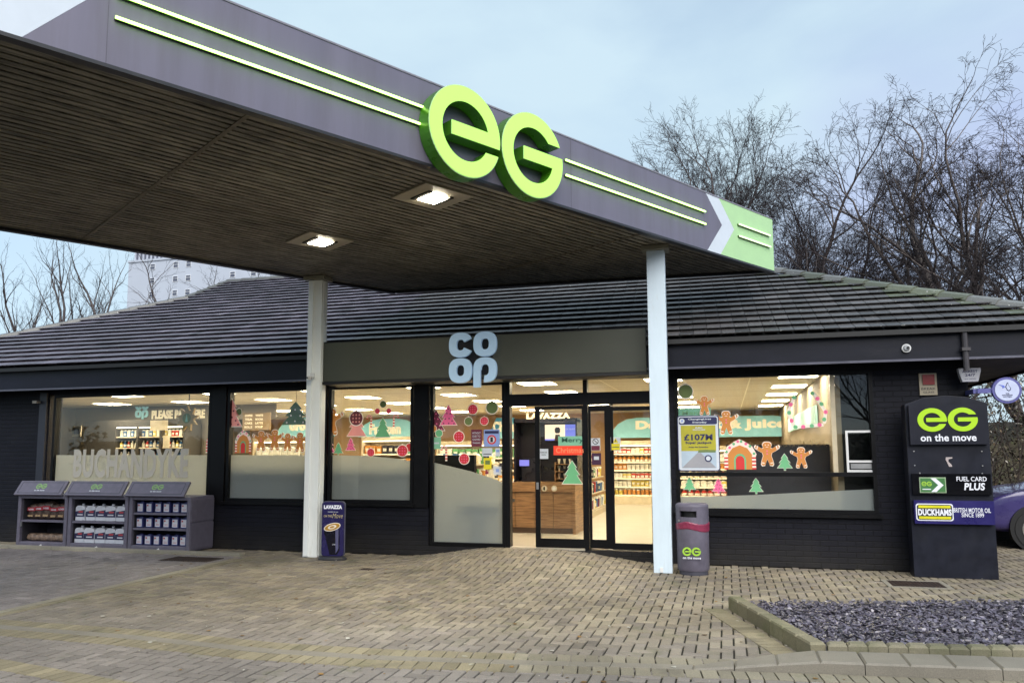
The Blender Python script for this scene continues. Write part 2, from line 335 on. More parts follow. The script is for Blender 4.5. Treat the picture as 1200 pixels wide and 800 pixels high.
# ------------------------------------------------------------------ ground
YW = 11.45
def ramp(x, y):
    def sm(a, b, v): q = min(1, max(0, (v-a)/(b-a))); return q*q*(3-2*q)
    return .165*sm(-4.9, -3.35, x)*(1-sm(-2.55, -.9, x))*sm(9.2, 11.3, y)
g = MB()
xs = list(np.arange(-7, 2.01, .3)); ys = list(np.arange(8.8, 11.61, .2))
V = [(x, y, ramp(x, y)-.014) for y in ys for x in xs]; nx = len(xs)
F = [(j*nx+i, j*nx+i+1, (j+1)*nx+i+1, (j+1)*nx+i) for j in range(len(ys)-1) for i in range(nx-1)]
g.add(V, F)
x0, x1, y0, y1 = xs[0], xs[-1], ys[0], ys[-1]; B = 900
for a, b, c, d in ((-B, -B, B, y0), (-B, y1, B, B), (-B, y0, x0, y1), (x1, y0, B, y1)):
    g.add([(a, b, -.014), (c, b, -.014), (c, d, -.014), (a, d, -.014)], [(0, 1, 2, 3)])
sandm = pbr('jointing_sand', (.018, .016, .011), .95, var=.35, scale=30, dirt=((.03, .036, .012), 3, .5, .7))
tag(g.build('ground', sandm), kind='structure')

# pavers: herringbone blocks aligned with the shop front
def bfy(x): return 6.46+.16*(x-.53)      # front and back line of the planting bed
def bby(x): return 8.42+.29*x
def blx(y): return .53-(y-6.6)*.327
def in_bed(x, y): return y > bfy(x)+.05 and y < bby(x) and x > blx(y)+.06 and x < 9
line_a, line_b = atZ(0, 716)[:2], atZ(283, 652)[:2]
def yc(x): return float(np.interp(x, [-14, -9, -5.1, -3.7, -2.64, -1.65, -.69, .5, 2, 9], [5.9, 5.86, 5.80, 5.68, 5.72, 5.85, 6.0, 6.16, 6.33, 7.1]))
def left_of_line(x, y): q = (y-line_a[1])/(line_b[1]-line_a[1]); return x < line_a[0]+(line_b[0]-line_a[0])*q and y > 6.02 and y < 10.62
rng = random.Random(3)
bv, bf, bt = [], [], []
def paver(x0, y0, x1, y1, zoff=0., col=None, thick=.03):
    cx, cy = (x0+x1)/2, (y0+y1)/2; g_ = .0072; c = .0055
    z = [ramp(a, b)+zoff for a, b in ((x0, y0), (x1, y0), (x1, y1), (x0, y1))]
    dz = rng.uniform(-.0015, .0015); tx, ty = rng.uniform(-.001, .001), rng.uniform(-.001, .001)
    n = len(bv)
    for (a, b, s1, s2), zz in zip(((x0, y0, 1, 1), (x1, y0, -1, 1), (x1, y1, -1, -1), (x0, y1, 1, -1)), z):
        bv.append((a+s1*g_, b+s2*g_, zz-.014))
    for (a, b, s1, s2), zz in zip(((x0, y0, 1, 1), (x1, y0, -1, 1), (x1, y1, -1, -1), (x0, y1, 1, -1)), z):
        bv.append((a+s1*g_, b+s2*g_, zz-.004+dz))
    for (a, b, s1, s2), zz in zip(((x0, y0, 1, 1), (x1, y0, -1, 1), (x1, y1, -1, -1), (x0, y1, 1, -1)), z):
        bv.append((a+s1*(g_+c), b+s2*(g_+c), zz+dz-tx*s1-ty*s2))
    for i in range(4):
        j = (i+1) % 4; bf.append((n+i, n+j, n+4+j, n+4+i)); bf.append((n+4+i, n+4+j, n+8+j, n+8+i))
    bf.append((n+8, n+9, n+10, n+11)); bt.extend([col]*9)
def pcol(x, y, kind=0):
    v = rng.gauss(1, .10)
    base = [(.24, .202, .148), (.21, .18, .146), (.26, .224, .162)][rng.randrange(3)]
    if kind == 1: base = (.245, .212, .138)
    if kind == 2: base = (.24, .215, .16)
    if left_of_line(x, y): base = (.22, .195, .19)
    if kind == 0 and y < 7.4 and not left_of_line(x, y): k_ = min(1, (7.4-y)/1.6); base = tuple(b*(1-k_)+k_*c for b, c in zip(base, (.225, .20, .175)))
    if kind == 0 and y < yc(x): base = tuple(.75*b+.25*c for b, c in zip(base, (.20, .185, .18)))
    return tuple(b*v for b in base)
u = .1
def skip(cx, cy):
    if in_bed(cx, cy): return True
    if abs(cy-yc(cx)) < .17: return True
    if -16.8 < cx < 3.1 and cy > 11.42: return True
    if 1.78 < cx < 2.48 and 10.12 < cy < 10.62: return True
    return False
for j in range(32, 165):
    for i in range(-175, 95):
        d = (i-j) % 4
        if d == 0: a = (i*u, j*u, (i+2)*u, (j+1)*u)
        elif d == 3: a = (i*u, j*u, (i+1)*u, (j+2)*u)
        else: continue
        cx, cy = (a[0]+a[2])/2, (a[1]+a[3])/2
        if skip(cx, cy): continue
        if cy > 11.4 and cx < 3.0: continue
        # only what stands in or near the view
        if cx < -1.05*cy-4 or cx > .5*cy+1.5: continue
        paver(*a, col=pcol(cx, cy))
def flush_mesh(name, mat, label=None):
    me = bpy.data.meshes.new(name); me.from_pydata(bv, [], bf); at = me.attributes.new('tint', 'FLOAT_COLOR', 'CORNER'); arr = []
    for p, tcl in zip(me.polygons, bt): arr += [tcl[0], tcl[1], tcl[2], 1.]*p.loop_total
    at.data.foreach_set('color', arr); me.materials.append(mat); o = bpy.data.objects.new(name, me); COL.objects.link(o); bv.clear(); bf.clear(); bt.clear()
    return tag(o, kind='structure')
flush_mesh('paving', paverm)
# soldier courses and flush kerb strips
def course(p, q, width, step, z=.004, kind=1, skew=0):
    p, q = np.array(p, float), np.array(q, float); d = q-p; Ln = np.linalg.norm(d); d /= Ln; nrm = np.array([-d[1], d[0]]); k = max(1, int(Ln/step)); st = Ln/k
    for i in range(k):
        a = p+d*(i*st+.004); b = p+d*((i+1)*st-.004); col = pcol(99, 9, kind); n = len(bv)
        P = [a, b, b+nrm*width, a+nrm*width]
        for r in P: bv.append((r[0], r[1], ramp(*r)-.012))
        c = sum(P)/4
        for r in P: rr = r+(c-r)/np.linalg.norm(c-r)*.004; bv.append((rr[0], rr[1], ramp(*r)+z+rng.uniform(-.001, .001)))
        for i2 in range(4): j2 = (i2+1) % 4; bf.append((n+i2, n+j2, n+4+j2, n+4+i2))
        bf.append((n+4, n+5, n+6, n+7)); bt.extend([col]*5)
xk = [-12, -9, -7, -5.1, -4.3, -3.7, -3.2, -2.64, -2.1, -1.65, -1.1, -.69, -.1, .5, 2, 4, 7]
for a, b in zip(xk, xk[1:]):
    course((a, yc(a)-.262), (b, yc(b)-.262), .2, .1, kind=1 if a < -1.7 else 2)
    if b <= .5: course((a, yc(a)+.062), (b, yc(b)+.062), .2, .1, kind=1 if a < -1.7 else 2)
course((-.28, 8.25), (.33, 6.48), .2, .1, z=.006)          # beside the bed
course((-6.9, 4.98), (-3.0, 4.28), .2, .1, kind=1)
course(tuple(line_a+np.array([.13, -.5])), tuple(line_b+np.array([.13, 0])), -.1, .2, kind=1)
course((-16.5, 11.2), (-8, 11.2), .2, .1, kind=0, z=.004)
flush_mesh('paving_edge_course', paverm)
# kerb strips
def kerb_piece(mb, P, z0, z1, col, rad=.015):
    """P: 4 ground points (ccw); z1 may be a list"""
    z1 = z1 if hasattr(z1, '__len__') else [z1]*4; P = [np.array(p, float) for p in P]; c = sum(P)/4
    V = [(p[0], p[1], z0) for p in P]+[(p[0], p[1], z-rad) for p, z in zip(P, z1)]
    T = [p+(c-p)/np.linalg.norm(c-p)*rad*1.4 for p in P]; V += [(p[0], p[1], z) for p, z in zip(T, z1)]
    f = [(3, 2, 1, 0)]
    for i in range(4): j = (i+1) % 4; f += [(i, j, 4+j, 4+i), (4+i, 4+j, 8+j, 8+i)]
    f += [(8, 9, 10, 11)]; mb.add(V, f, col)
def kcol(b, s=.1): v = rng.gauss(1, s); return tuple(c*v for c in b)
gk = MB(); x = -9.
while x < 7.4:
    e = x+.9
    def hz(v): q = min(1, max(0, (v-(-.25))/.8)); return .006+.082*q
    def dz_(v): q = min(1, max(0, (v-(-.25))/.7)); return .06+.22*q
    xx = np.linspace(x+.003, e-.003, 4)
    for a, b in zip(xx, xx[1:]): kerb_piece(gk, [(a, yc(a)-.06), (b, yc(b)-.06), (b, yc(b)+dz_(b)), (a, yc(a)+dz_(a))], -.02, [hz(a), hz(b), hz(b), hz(a)], (.22, .20, .165), .003 if hz(b) < .03 else .014)
    x = e
tag(gk.build('dropped_kerb', granitem), kind='structure')
lk = MB(); dl = (line_b-line_a); dl = dl/np.linalg.norm(dl); nl = np.array([dl[1], -dl[0]])
for i in range(5):
    a = line_a-dl*.95+dl*i*.95+dl*.003; b = a+dl*.944
    kerb_piece(lk, [a, a+nl*.12, b+nl*.12, b], -.02, .008, kcol((.25, .225, .165)), .003)
for i in range(10):
    a = -16.6+i*.92; kerb_piece(lk, [(a, 10.66), (a+.914, 10.66), (a+.914, 10.80), (a, 10.80)], -.02, .045, kcol((.26, .24, .19)), .008)
tag(lk.build('kerb_edging', granitem), kind='structure')
pk = MB()
p0, p1 = np.array((blx(8.34), 8.34)), np.array((blx(6.48), 6.48)); d = p1-p0; Ln = np.linalg.norm(d); d /= Ln; nr = np.array([-d[1], d[0]])
k = 7
for i in range(k):
    a = p0+d*(Ln*i/k+.003); b = p0+d*(Ln*(i+1)/k-.003); kerb_piece(pk, [a, b, b+nr*.12, a+nr*.12], -.02, .13, kcol((.21, .19, .125)), .016)
x = blx(6.48)+.125
while x < 8.5:
    b = x+.145; kerb_piece(pk, [(x+.002, bfy(x)), (b-.002, bfy(b)), (b-.002, bfy(b)+.12), (x+.002, bfy(x)+.12)], -.02, .13+rng.uniform(-.005, .005), kcol((.22, .20, .14)), .018); x = b
for i in range(12):
    a = .1+i*.7; kerb_piece(pk, [(a, bby(a)), (a+.69, bby(a+.69)), (a+.69, bby(a+.69)+.07), (a, bby(a)+.07)], -.06, .012, kcol((.16, .15, .10)), .006)
tag(pk.build('bed_kerb', kerbm), kind='structure')
# slate chippings: uncountable
sc_ = MB(); rs = random.Random(11)
sc_.add([(blx(8.4)+.05, 8.42, -.006), (.62, 6.55, -.006), (9, 8.0, -.006), (9, 11., -.006)], [(0, 1, 2, 3)], (.02, .018, .022))
cnt = 0
while cnt < 17000:
    x, y = rs.uniform(0, 5.6), rs.uniform(6.56, 9.9)
    if not (y > bfy(x)+.13 and y < bby(x)-.02 and x > blx(y)+.15 and x < .42*y+1.): continue
    cnt += 1; a = rs.uniform(0, 2*pi); l, w_, h_ = rs.uniform(.016, .055), rs.uniform(.011, .028), rs.uniform(.003, .009)
    tz = rs.gauss(0, .38); ty = rs.gauss(0, .38); z = .012+rs.random()**1.5*.06
    ux = np.array([cos(a)*cos(tz), sin(a)*cos(tz), sin(tz)]); vy = np.array([-sin(a)*cos(ty), cos(a)*cos(ty), sin(ty)]); wn = np.cross(ux, vy)
    v = max(.25, rs.gauss(1, .38)); tc_ = (.105*v, .095*v, .128*v) if rs.random() < .9 else (.26*v, .24*v, .26*v)
    O = np.array([x, y, z]); q = [(-1, -.5), (-.2, -1), (.9, -.7), (1, .4), (.1, 1), (-.8, .6)]; P = [O+ux*l/2*(p[0]+rs.uniform(-.2, .2))+vy*w_*.8*(p[1]+rs.uniform(-.2, .2)) for p in q]
    sc_.add(P+[p+wn*h_ for p in P], [tuple(range(6, 12))]+[(i, (i+1) % 6, 6+(i+1) % 6, 6+i) for i in range(6)], tc_)
o = sc_.build('slate_chippings', slatem); tag(o, 'purple grey slate chippings filling the kerbed bed', 'slate chippings', kind='stuff')

# fallen leaves and litter specks on the pavers: uncountable
lv = MB()
for i in range(420):
    y = rs.uniform(4.9, 11.2); x = rs.uniform(-.95*y, .42*y)
    if in_bed(x, y) : continue
    a = rs.uniform(0, 6.28); r = rs.choice([.006, .008, .012, .02]); z = ramp(x, y)+.006
    c = rs.choice([(.16, .09, .03), (.4, .38, .3), (.5, .48, .42), (.12, .08, .04), (.28, .16, .05)])
    P = [(x+r*cos(a+k)*(1.4 if k % 2 else .8), y+r*sin(a+k), z+rs.uniform(0, .006)) for k in (0, 1.3, 2.6, 4, 5.2)]
    lv.add(P+[(p[0], p[1], p[2]-.002) for p in P], [(0, 1, 2, 3, 4), (9, 8, 7, 6, 5)], c)
o = lv.build('leaf_litter', mat_attr('leaf', .8, .1, 30.)); tag(o, 'scattered brown leaf scraps and pale specks on the paving', 'leaf litter', kind='stuff')
# covers set in the paving
def cover(name, label, x0, y0, x1, y1, surround=True, cat='drain cover', z=.006):
    t_ = thing(name, label, cat, ((x0+x1)/2, (y0+y1)/2, 0))
    rust = pbr('cast_iron', (.035, .022, .018), .6, var=.5, scale=25, bump=.4)
    m = MB().box((x0, y0, -.01), (x1, y1, z)); n_ = int((x1-x0)/.04)
    for i in range(n_): m.box((x0+.02+i*.04, y0+.02, z), (x0+.04+i*.04, y1-.02, z+.004))
    m.build('grating', rust, t_)
    if surround:
        b = .06; f = MB(); f.box((x0-b, y0-b, -.01), (x1+b, y0-.002, z)).box((x0-b, y1+.002, -.01), (x1+b, y1+b, z)).box((x0-b, y0-.002, -.01), (x0-.002, y1+.002, z)).box((x1+.002, y0-.002, -.01), (x1+b, y1+.002, z))
        f.build('surround', pbr('cover_concrete', (.24, .22, .18), .8, bump=.3), t_)
cover('drain_cover', 'rusty rectangular drain cover in front of the angled sign cabinet', 1.84, 10.16, 2.42, 10.58)
cover('drain_cover', 'long dark drain cover in the grey paving near the display cabinets', -8.35, 9.98, -7.52, 10.42, False)
cover('drain_cover', 'small dark stopcock cover in the paving right of the coffee sign', -4.95, 9.85, -4.75, 9.98, False, z=.005)

# ------------------------------------------------------------------ shop building
shop = thing('shop_building', 'low dark brick petrol station shop with hipped tiled roof and lit windows', 'shop', (-6.8, YW, 0))
XL, XR, YB = -16.7, 3.12, 23.6
TOP = 3.05
def X(px, py=520, Y=YW): return float(atY(px, py, Y)[0])
def Z(px, py, Y=YW): return float(atY(px, py, Y)[2])
w1 = (-12.02, -8.61); w2 = (-8.28, -6.62); w3 = (-6.34, -4.83); w4 = (-4.54, -3.30); dr = (-3.22, -1.08); w5 = (-.72, 1.95)
SILL = .80; HEAD = 2.70
wb = MB()
def wallseg(x0, x1, z0, z1): wb.box((x0, YW, z0), (x1, YW+.28, z1))
wallseg(XL, w1[0]-.1, 0, TOP)
for a, b in ((w1[0]-.1, w1[1]+.16), (w1[1]+.16, w3[1]+.14)): wallseg(a, b, 0, SILL-.06)
wallseg(w3[1]+.1402, w4[0]-.02, 0, SILL-.061); wallseg(w4[0]-.0198, dr[1]+.06, -.02, .155)
wallseg(dr[1]+.062, w5[0]-.002, 0, HEAD+.0015)
wallseg(w5[0]-.0018, w5[1]+.0018, 0, .738)
wallseg(w5[1]+.002, XR, 0, HEAD+.0015); wallseg(w5[1]+.0602, XR, HEAD+.002, TOP); wallseg(dr[1]+.0602, w5[0]-.0602, HEAD+.002, TOP)
wallseg(w1[0]-.1, w4[1]+.0, HEAD+.002, TOP); wallseg(w4[1]+.0002, dr[1]+.06, HEAD+.055, TOP); wallseg(w5[0]-.06, w5[1]+.06, HEAD+.002, TOP)
wb.box((XL, YW+.28, 0), (XL+.28, YB, TOP)); wb.box((XR-.28, YW+.28, 0), (XR, YB, TOP)); wb.box((XL, YB, 0), (XR, YB+.28, TOP))
wb.build('wall', brickm, shop)
for a, b in ((w1[1]+.02, w2[0]-.02), (w2[1]+.02, w3[0]-.02), (w3[1]+.02, w4[0]-.02)):
    MB().box((a, YW-.03, SILL-.06), (b, YW+.2, HEAD+.06)).build('pillar', framem, shop)
MB().box((w1[0]-.28, YW-.06, 0), (w1[0]-.12, YW-.002, TOP-.3)).build('corner_panel', pbr('corner_panel', (.02, .022, .034), .4), shop)

# eaves, fascia, gutter
YF = 11.0
EXL, EXR = -17.1, 4.5
MB().box((EXL+.06, YF, 2.765), (EXR-.06, YF+.03, 3.12)).box((EXR-.09, YF+.03, 2.765), (EXR-.06, YB+.5, 3.12)).box((EXL+.06, YF+.03, 2.765), (EXL+.09, YB+.5, 3.12)).build('fascia_board', fasciam, shop)
MB().box((EXL+.09, YF+.03, 2.80), (EXR-.09, YW-.002, 2.82)).box((XR+.002, YW, 2.8), (EXR-.09, YB+.5, 2.82)).box((EXL+.09, YW, 2.8), (XL-.002, YB+.5, 2.82)).build('eaves_soffit', dark, shop)
MB().box((EXL+.06, YF-.012, 2.755), (EXR-.06, YF-.002, 2.785)).build('drip_trim', pbr('trim_metal', (.10, .10, .13), .35, metal=.5), shop)
gm = MB().box((EXL, YF-.10, 3.10), (EXR, YF-.002, 3.165)); gm.build('gutter', black, shop)
dp = MB().tube([(2.98, YF-.05, 3.12), (2.98, YF-.05, 2.84), (2.98, YF-.05, 2.6)], .035, 10); dp.box((2.93, YF-.1, 2.86), (3.03, YF-.002, 2.9)); dp.build('downpipe', pbr('downpipe', (.05, .045, .05), .35), shop)

# roof: front slope in individual tiles; gablet on the left
PT = radians(25); TT = tan(PT); YE, ZE = 10.90, 3.165; YR = 17.15
HL0, HR0 = EXL-.02, EXR+.02
def rz_(y): return ZE+(y-YE)*TT
rt = MB(); rr2 = random.Random(5)
row = .30; nrow = int((YR-YE)/(row*cos(PT)))+1; tw = .19
ex, ey = np.array([1., 0, 0]), np.array([0, cos(PT), sin(PT)]); en = np.array([0, -sin(PT), cos(PT)])
for j in range(nrow):
    yj = YE+j*row*cos(PT); y2 = min(yj+row*cos(PT), YR)
    xl = HL0+(yj-YE) if yj < 15.55 else -12.5; xr = HR0-(yj-YE)
    if xr < xl: break
    nT = int((xr-xl)/tw)+1; off = (j % 2)*tw/2
    for i in range(nT+1):
        a = xl+i*tw-off; b = a+tw-.007; a = max(a, xl); b = min(b, xr)
        if b-a < .02: continue
        z = rz_(yj); jit = rr2.uniform(-.003, .003); sl_ = .028
        O = np.array([a, yj-.012, z+.046+jit*.6]); u2 = ex*(b-a); v2 = ey*(row+.03); 
        v = max(.4, rr2.gauss(1, .24)); mossy = 1 if (xr-b) < .6 and rr2.random() < .5 else 0
        if a < -6: c = (.088*v, .077*v, .102*v)  # left tiles carry the purple-grey sky sheen in their colour
        else: c = (.062*v, .058*v, .060*v)
        if mossy: c = (.06*v, .07*v, .04*v)
        dn = en*.013; lo_ = en*.044
        P = [O, O+u2, O+u2+v2-lo_, O+v2-lo_, O+dn, O+u2+dn, O+u2+v2+dn-lo_, O+v2+dn-lo_]
        rt.add(P, [(3, 2, 1, 0), (4, 5, 6, 7), (0, 1, 5, 4), (1, 2, 6, 5), (3, 0, 4, 7)], c)
zt = rz_(YR); zb = rz_(15.55); dk = (.03, .03, .032); YBK = 2*YR-YE
e0 = -.03
rt.add([(HL0, YE, ZE+e0), (HR0, YE, ZE+e0), (HR0-(YR-YE), YR, zt+e0), (-12.5, YR, zt+e0), (-12.5, 15.55, zb+e0)], [(0, 1, 2, 3, 4)], dk)
rt.add([(HR0, YE, ZE+e0), (HR0, YBK, ZE+e0), (HR0-(YR-YE), YR, zt+e0)], [(0, 1, 2)], dk)
rt.add([(HR0, YBK, ZE+e0), (HL0, YBK, ZE+e0), (-12.5, 2*YR-15.55, zb+e0), (-12.5, YR, zt+e0), (HR0-(YR-YE), YR, zt+e0)], [(0, 1, 2, 3, 4)], dk)
rt.add([(HL0, YBK, ZE+e0), (HL0, YE, ZE+e0), (-12.5, 15.55, zb+e0), (-12.5, 2*YR-15.55, zb+e0)], [(0, 1, 2, 3)], dk)
rt.add([(-12.5, 15.55, zb+e0), (-12.5, YR, zt+e0), (-12.5, 2*YR-15.55, zb+e0)], [(0, 1, 2)], dk)
rt.add([(HL0, YE, ZE-.03), (HR0, YE, ZE-.03), (HR0, YBK, ZE-.03), (HL0, YBK, ZE-.03)], [(3, 2, 1, 0)], dk)
roof = rt.build('roof', tilem, shop)
rg = MB()
def ridge(p, q, step=.42, w_=.13, col=(.075, .075, .07), greenish=0):
    p, q = np.array(p, float), np.array(q, float); d = q-p; Ln = np.linalg.norm(d); d /= Ln; sd_ = np.cross(d, (0, 0, 1)); sd_ /= np.linalg.norm(sd_); up = np.cross(sd_, d); k = max(1, int(Ln/step))
    for i in range(k):
        a = p+d*(Ln*i/k); b = p+d*(Ln*(i+1)/k+.02); v = rr2.gauss(1, .15); c = tuple(x_*v for x_ in col)
        if greenish and rr2.random() < .35: c = (.10*v, .11*v, .07*v)
        r0, r1 = 1.0, 1.08
        prof = [(-1, -.02), (-.7, .045), (0, .075), (.7, .045), (1, -.02)]
        V = [a+sd_*w_*r1*s_+up*(h_*r1+.015) for s_, h_ in prof]+[b+sd_*w_*r0*s_+up*(h_*r0+.005) for s_, h_ in prof]
        rg.add(V, [(i_, i_+1, 6+i_, 5+i_) for i_ in range(4)]+[(4, 3, 2, 1, 0)], c)
ridge((HR0, YE, ZE), (HR0-(YR-YE), YR, zt), greenish=1, col=(.16, .16, .15)); ridge((HL0, YE, ZE), (-12.5, 15.55, zb)); ridge((-12.5, YR, zt), (HR0-(YR-YE), YR, zt)); ridge((-12.5, 15.55, zb), (-12.5, YR, zt), w_=.07)
rg.build('ridge_tiles', tilem, roof)

# windows
def frame_bars(mb, x0, x1, z0, z1, t_=.05, y0=YW-.01, y1=YW+.09):
    mb.box((x0, y0, z0), (x0+t_, y1, z1)).box((x1-t_, y0, z0), (x1, y1, z1)).box((x0+t_, y0, z0), (x1-t_, y1, z0+t_)).box((x0+t_, y0, z1-t_), (x1-t_, y1, z1))
GY = YW+.05
def pane(x0, x1, z0, z1, par, y=GY): return MB().box((x0, y, z0), (x1, y+.006, z1)).build('glass', glassm, par)
def window(x0, x1, z0, z1, film=None, sill=True):
    m = MB(); frame_bars(m, x0, x1, z0, z1); wd = m.build('window', framem, shop)
    pane(x0+.05, x1-.05, z0+.05, z1-.05, wd)
    if film: MB().prism([(x0+.05, z0+.05), (x1-.05, z0+.05)]+film[::-1], (0, GY+.012, 0), depth=.002).build('frosted_film', frostm, wd)
    if sill: MB().box((x0-.04, YW-.07, z0-.05), (x1+.04, YW-.012, z0-.002)).build('sill', framem, wd)
    return wd
ZFt = Z(300, 533)
window(w1[0], w1[1], SILL, HEAD, [(w1[0]+.05, Z(65, 533)), (w1[1]-.05, Z(245, 533))])
window(w2[0], w2[1], SILL, HEAD, [(w2[0]+.05, Z(265, 533)), (w2[1]-.05, Z(355, 533))])
window(w3[0], w3[1], SILL, HEAD, [(w3[0]+.05, Z(385, 533))]+[(X(px), Z(px, py)) for px, py in ((430, 534), (450, 535.5), (468, 538))]+[(w3[1]-.05, Z(481, 540.5))])
window(w4[0], w4[1], .16, HEAD, [(w4[0]+.05, Z(503, 542))]+[(X(px), Z(px, py)) for px, py in ((525, 546), (550, 552), (575, 560))]+[(w4[1]-.05, Z(593, 565.5))], sill=False)
# right window with transom bar and dark night-hatch pane
m = MB(); frame_bars(m, w5[0], w5[1], .74, HEAD)
m.box((w5[0]+.05, YW-.008, 1.245), (1.93, YW+.07, 1.30)); wd = m.build('window', framem, shop)
MB().box((1.41, YW+.035, 1.302), (1.455, YW+.08, HEAD-.052)).box((1.455, YW+.04, 1.302), (1.47, YW+.09, HEAD-.052)).build('mullion', pbr('cream_post', (.55, .47, .33), .5), wd)
pane(w5[0]+.05, 1.405, 1.30, HEAD-.05, wd); pane(1.475, w5[1]-.05, 1.30, HEAD-.05, wd); pane(w5[0]+.05, w5[1]-.05, .79, 1.245, wd)
MB().prism([(w5[0]+.05, .79), (w5[1]-.05, .79)]+[(X(px), Z(px, py)) for px, py in ((1024, 573), (980, 575), (930, 577.5), (880, 580), (830, 581.5))]+[(w5[0]+.05, Z(795, 582))], (0, GY+.012, 0), depth=.002).build('frosted_film', frostm, wd)
MB().box((w5[0]-.04, YW-.07, .69), (w5[1]+.04, YW-.012, .738)).build('sill', framem, wd)
hx0, hx1, hz0, hz1 = X(992, 530), X(1026, 530), Z(1010, 553), Z(1010, 504)
hh = MB()
for a in ((hx0, hz0, hx0+.03, hz1), (hx1-.03, hz0, hx1, hz1), (hx0+.03, hz0, hx1-.03, hz0+.03), (hx0+.03, hz1-.03, hx1-.03, hz1), (hx0+.03, hz0+.13, hx1-.03, hz0+.16)): hh.box((a[0], YW+.02, a[1]), (a[2], YW+.048, a[3]))
hatch = thing('pay_hatch', 'white framed night pay hatch in the dark pane at the right', 'service hatch', ((hx0+hx1)/2, YW+.02, hz0))
hh.build('hatch_frame', white, hatch); MB().box((hx0+.05, YW+.03, hz0+.045), (hx1-.05, YW+.046, hz0+.115)).build('drawer', steel, hatch)

# entrance
ent = MB(); fz0 = .165
zT0, zT1 = Z(640, 475), Z(640, 461)      # header band
ent.box((dr[0]-.075, YW-.02, fz0), (dr[0], YW+.12, HEAD+.05)).box((dr[1], YW-.02, fz0), (dr[1]+.06, YW+.12, HEAD+.05))
ent.box((dr[0], YW-.02, zT0), (dr[1], YW+.14, zT1)).box((dr[0], YW-.02, HEAD-.01), (dr[1], YW+.12, HEAD+.05))
xm = X(686, 500); ent.box((xm-.03, YW-.015, fz0), (xm+.035, YW+.12, zT0)).box((xm-.03, YW-.015, zT1), (xm+.035, YW+.12, HEAD-.01))
door = ent.build('door_frame', framem, shop)
MB().box((dr[0], YW-.03, fz0-.02), (xm-.03, YW+.12, fz0+.008)).build('threshold', pbr('threshold_metal', (.62, .56, .45), .35, metal=.4), door)
pane(dr[0], xm-.03, zT1, HEAD-.01, door); pane(xm+.035, dr[1], zT1, HEAD-.01, door)
dl0, dl1 = X(627, 560), xm-.035
m = MB(); a0 = fz0+.012; y0_, y1_ = YW+.012, YW+.045
m.box((dl0, y0_, a0), (dl0+.075, y1_, zT0-.01)).box((dl1-.02, y0_, a0), (dl1, y1_, zT0-.01)).box((dl0+.075, y0_, a0), (dl1-.02, y1_, a0+.13)).box((dl0+.075, y0_, zT0-.06), (dl1-.02, y1_, zT0-.01))
leaf = m.build('sliding_door', framem, shop); pane(dl0+.075, dl1-.02, a0+.13, zT0-.06, leaf, y=YW+.026)
MB().box((dl0+.02, YW-.005, Z(628, 573)), (dl0+.055, YW+.011, Z(628, 565))).build('handle', steel, leaf)
m = MB(); s0, s1 = X(709, 560), X(716.5, 560)
m.box((xm+.04, YW+.03, a0), (xm+.075, YW+.06, zT0-.01)).box((s0, YW+.03, a0), (s1, YW+.06, zT0-.01)).box((xm+.075, YW+.03, a0), (s0, YW+.06, a0+.13)).box((xm+.075, YW+.03, zT0-.10), (s0, YW+.06, zT0-.01))
sl_ = m.build('sliding_door', framem, shop); pane(xm+.075, s0, a0+.13, zT0-.1, sl_, y=YW+.042)
m = MB(); m.box((s1+.003, YW+.0, a0), (s1+.04, YW+.025, zT0)).box((s1+.04, YW+.0, a0), (dr[1], YW+.025, a0+.09)).box((s1+.04, YW+.0, zT0-.10), (dr[1], YW+.025, zT0-.04))
sl_ = m.build('side_screen', framem, shop); pane(s1+.04, dr[1], a0+.09, zT0-.1, sl_, y=YW+.012)
MB().box((X(716), YW-.018, zT0-.035), (X(740), YW-.005, zT0-.02)).build('door_sensor', cream, shop)

# interior shell
ZC = 2.78; FZ = .165; IX1 = 1.47
floorm = pbr('shop_floor', (.40, .36, .29), .35, var=.06, scale=3)
MB().box((-16.4, YW+.28, FZ-.05), (IX1, YB, FZ)).box((w4[0], YW+.1, FZ-.05), (dr[1], YW+.28, FZ-.001)).build('shop_floor', floorm, shop)
cm = MB().box((-16.4, YW+.14, ZC), (XR-.3, YB, ZC+.05)); cm.build('ceiling', ceilm, shop)
wallc = pbr('interior_wall_warm', (.42, .25, .12), .7, var=.05, scale=1)
wallg = pbr('interior_wall_grey', (.20, .175, .14), .7, var=.05, scale=1)
MB().box((-16.3, YB-.06, FZ), (IX1, YB-.01, ZC)).build('interior_wall', wallc, shop)
MB().box((-16.2, YW+.29, FZ), (-16.1, YB-.07, ZC)).box((-16.09, 16.0, FZ), (-11.5, 16.1, ZC)).build('interior_wall', wallg, shop)
MB().box((IX1+.003, YW+.13, FZ), (IX1+.08, YB, ZC)).build('interior_wall', pbr('interior_wall_cream', (.22, .17, .11), .7), shop)
MB().box((IX1+.1, YW+.9, 0), (XR-.3, YW+.95, ZC)).build('dark_room_sheet', black, shop)  # black sheet stands in for the darkness of the unlit room

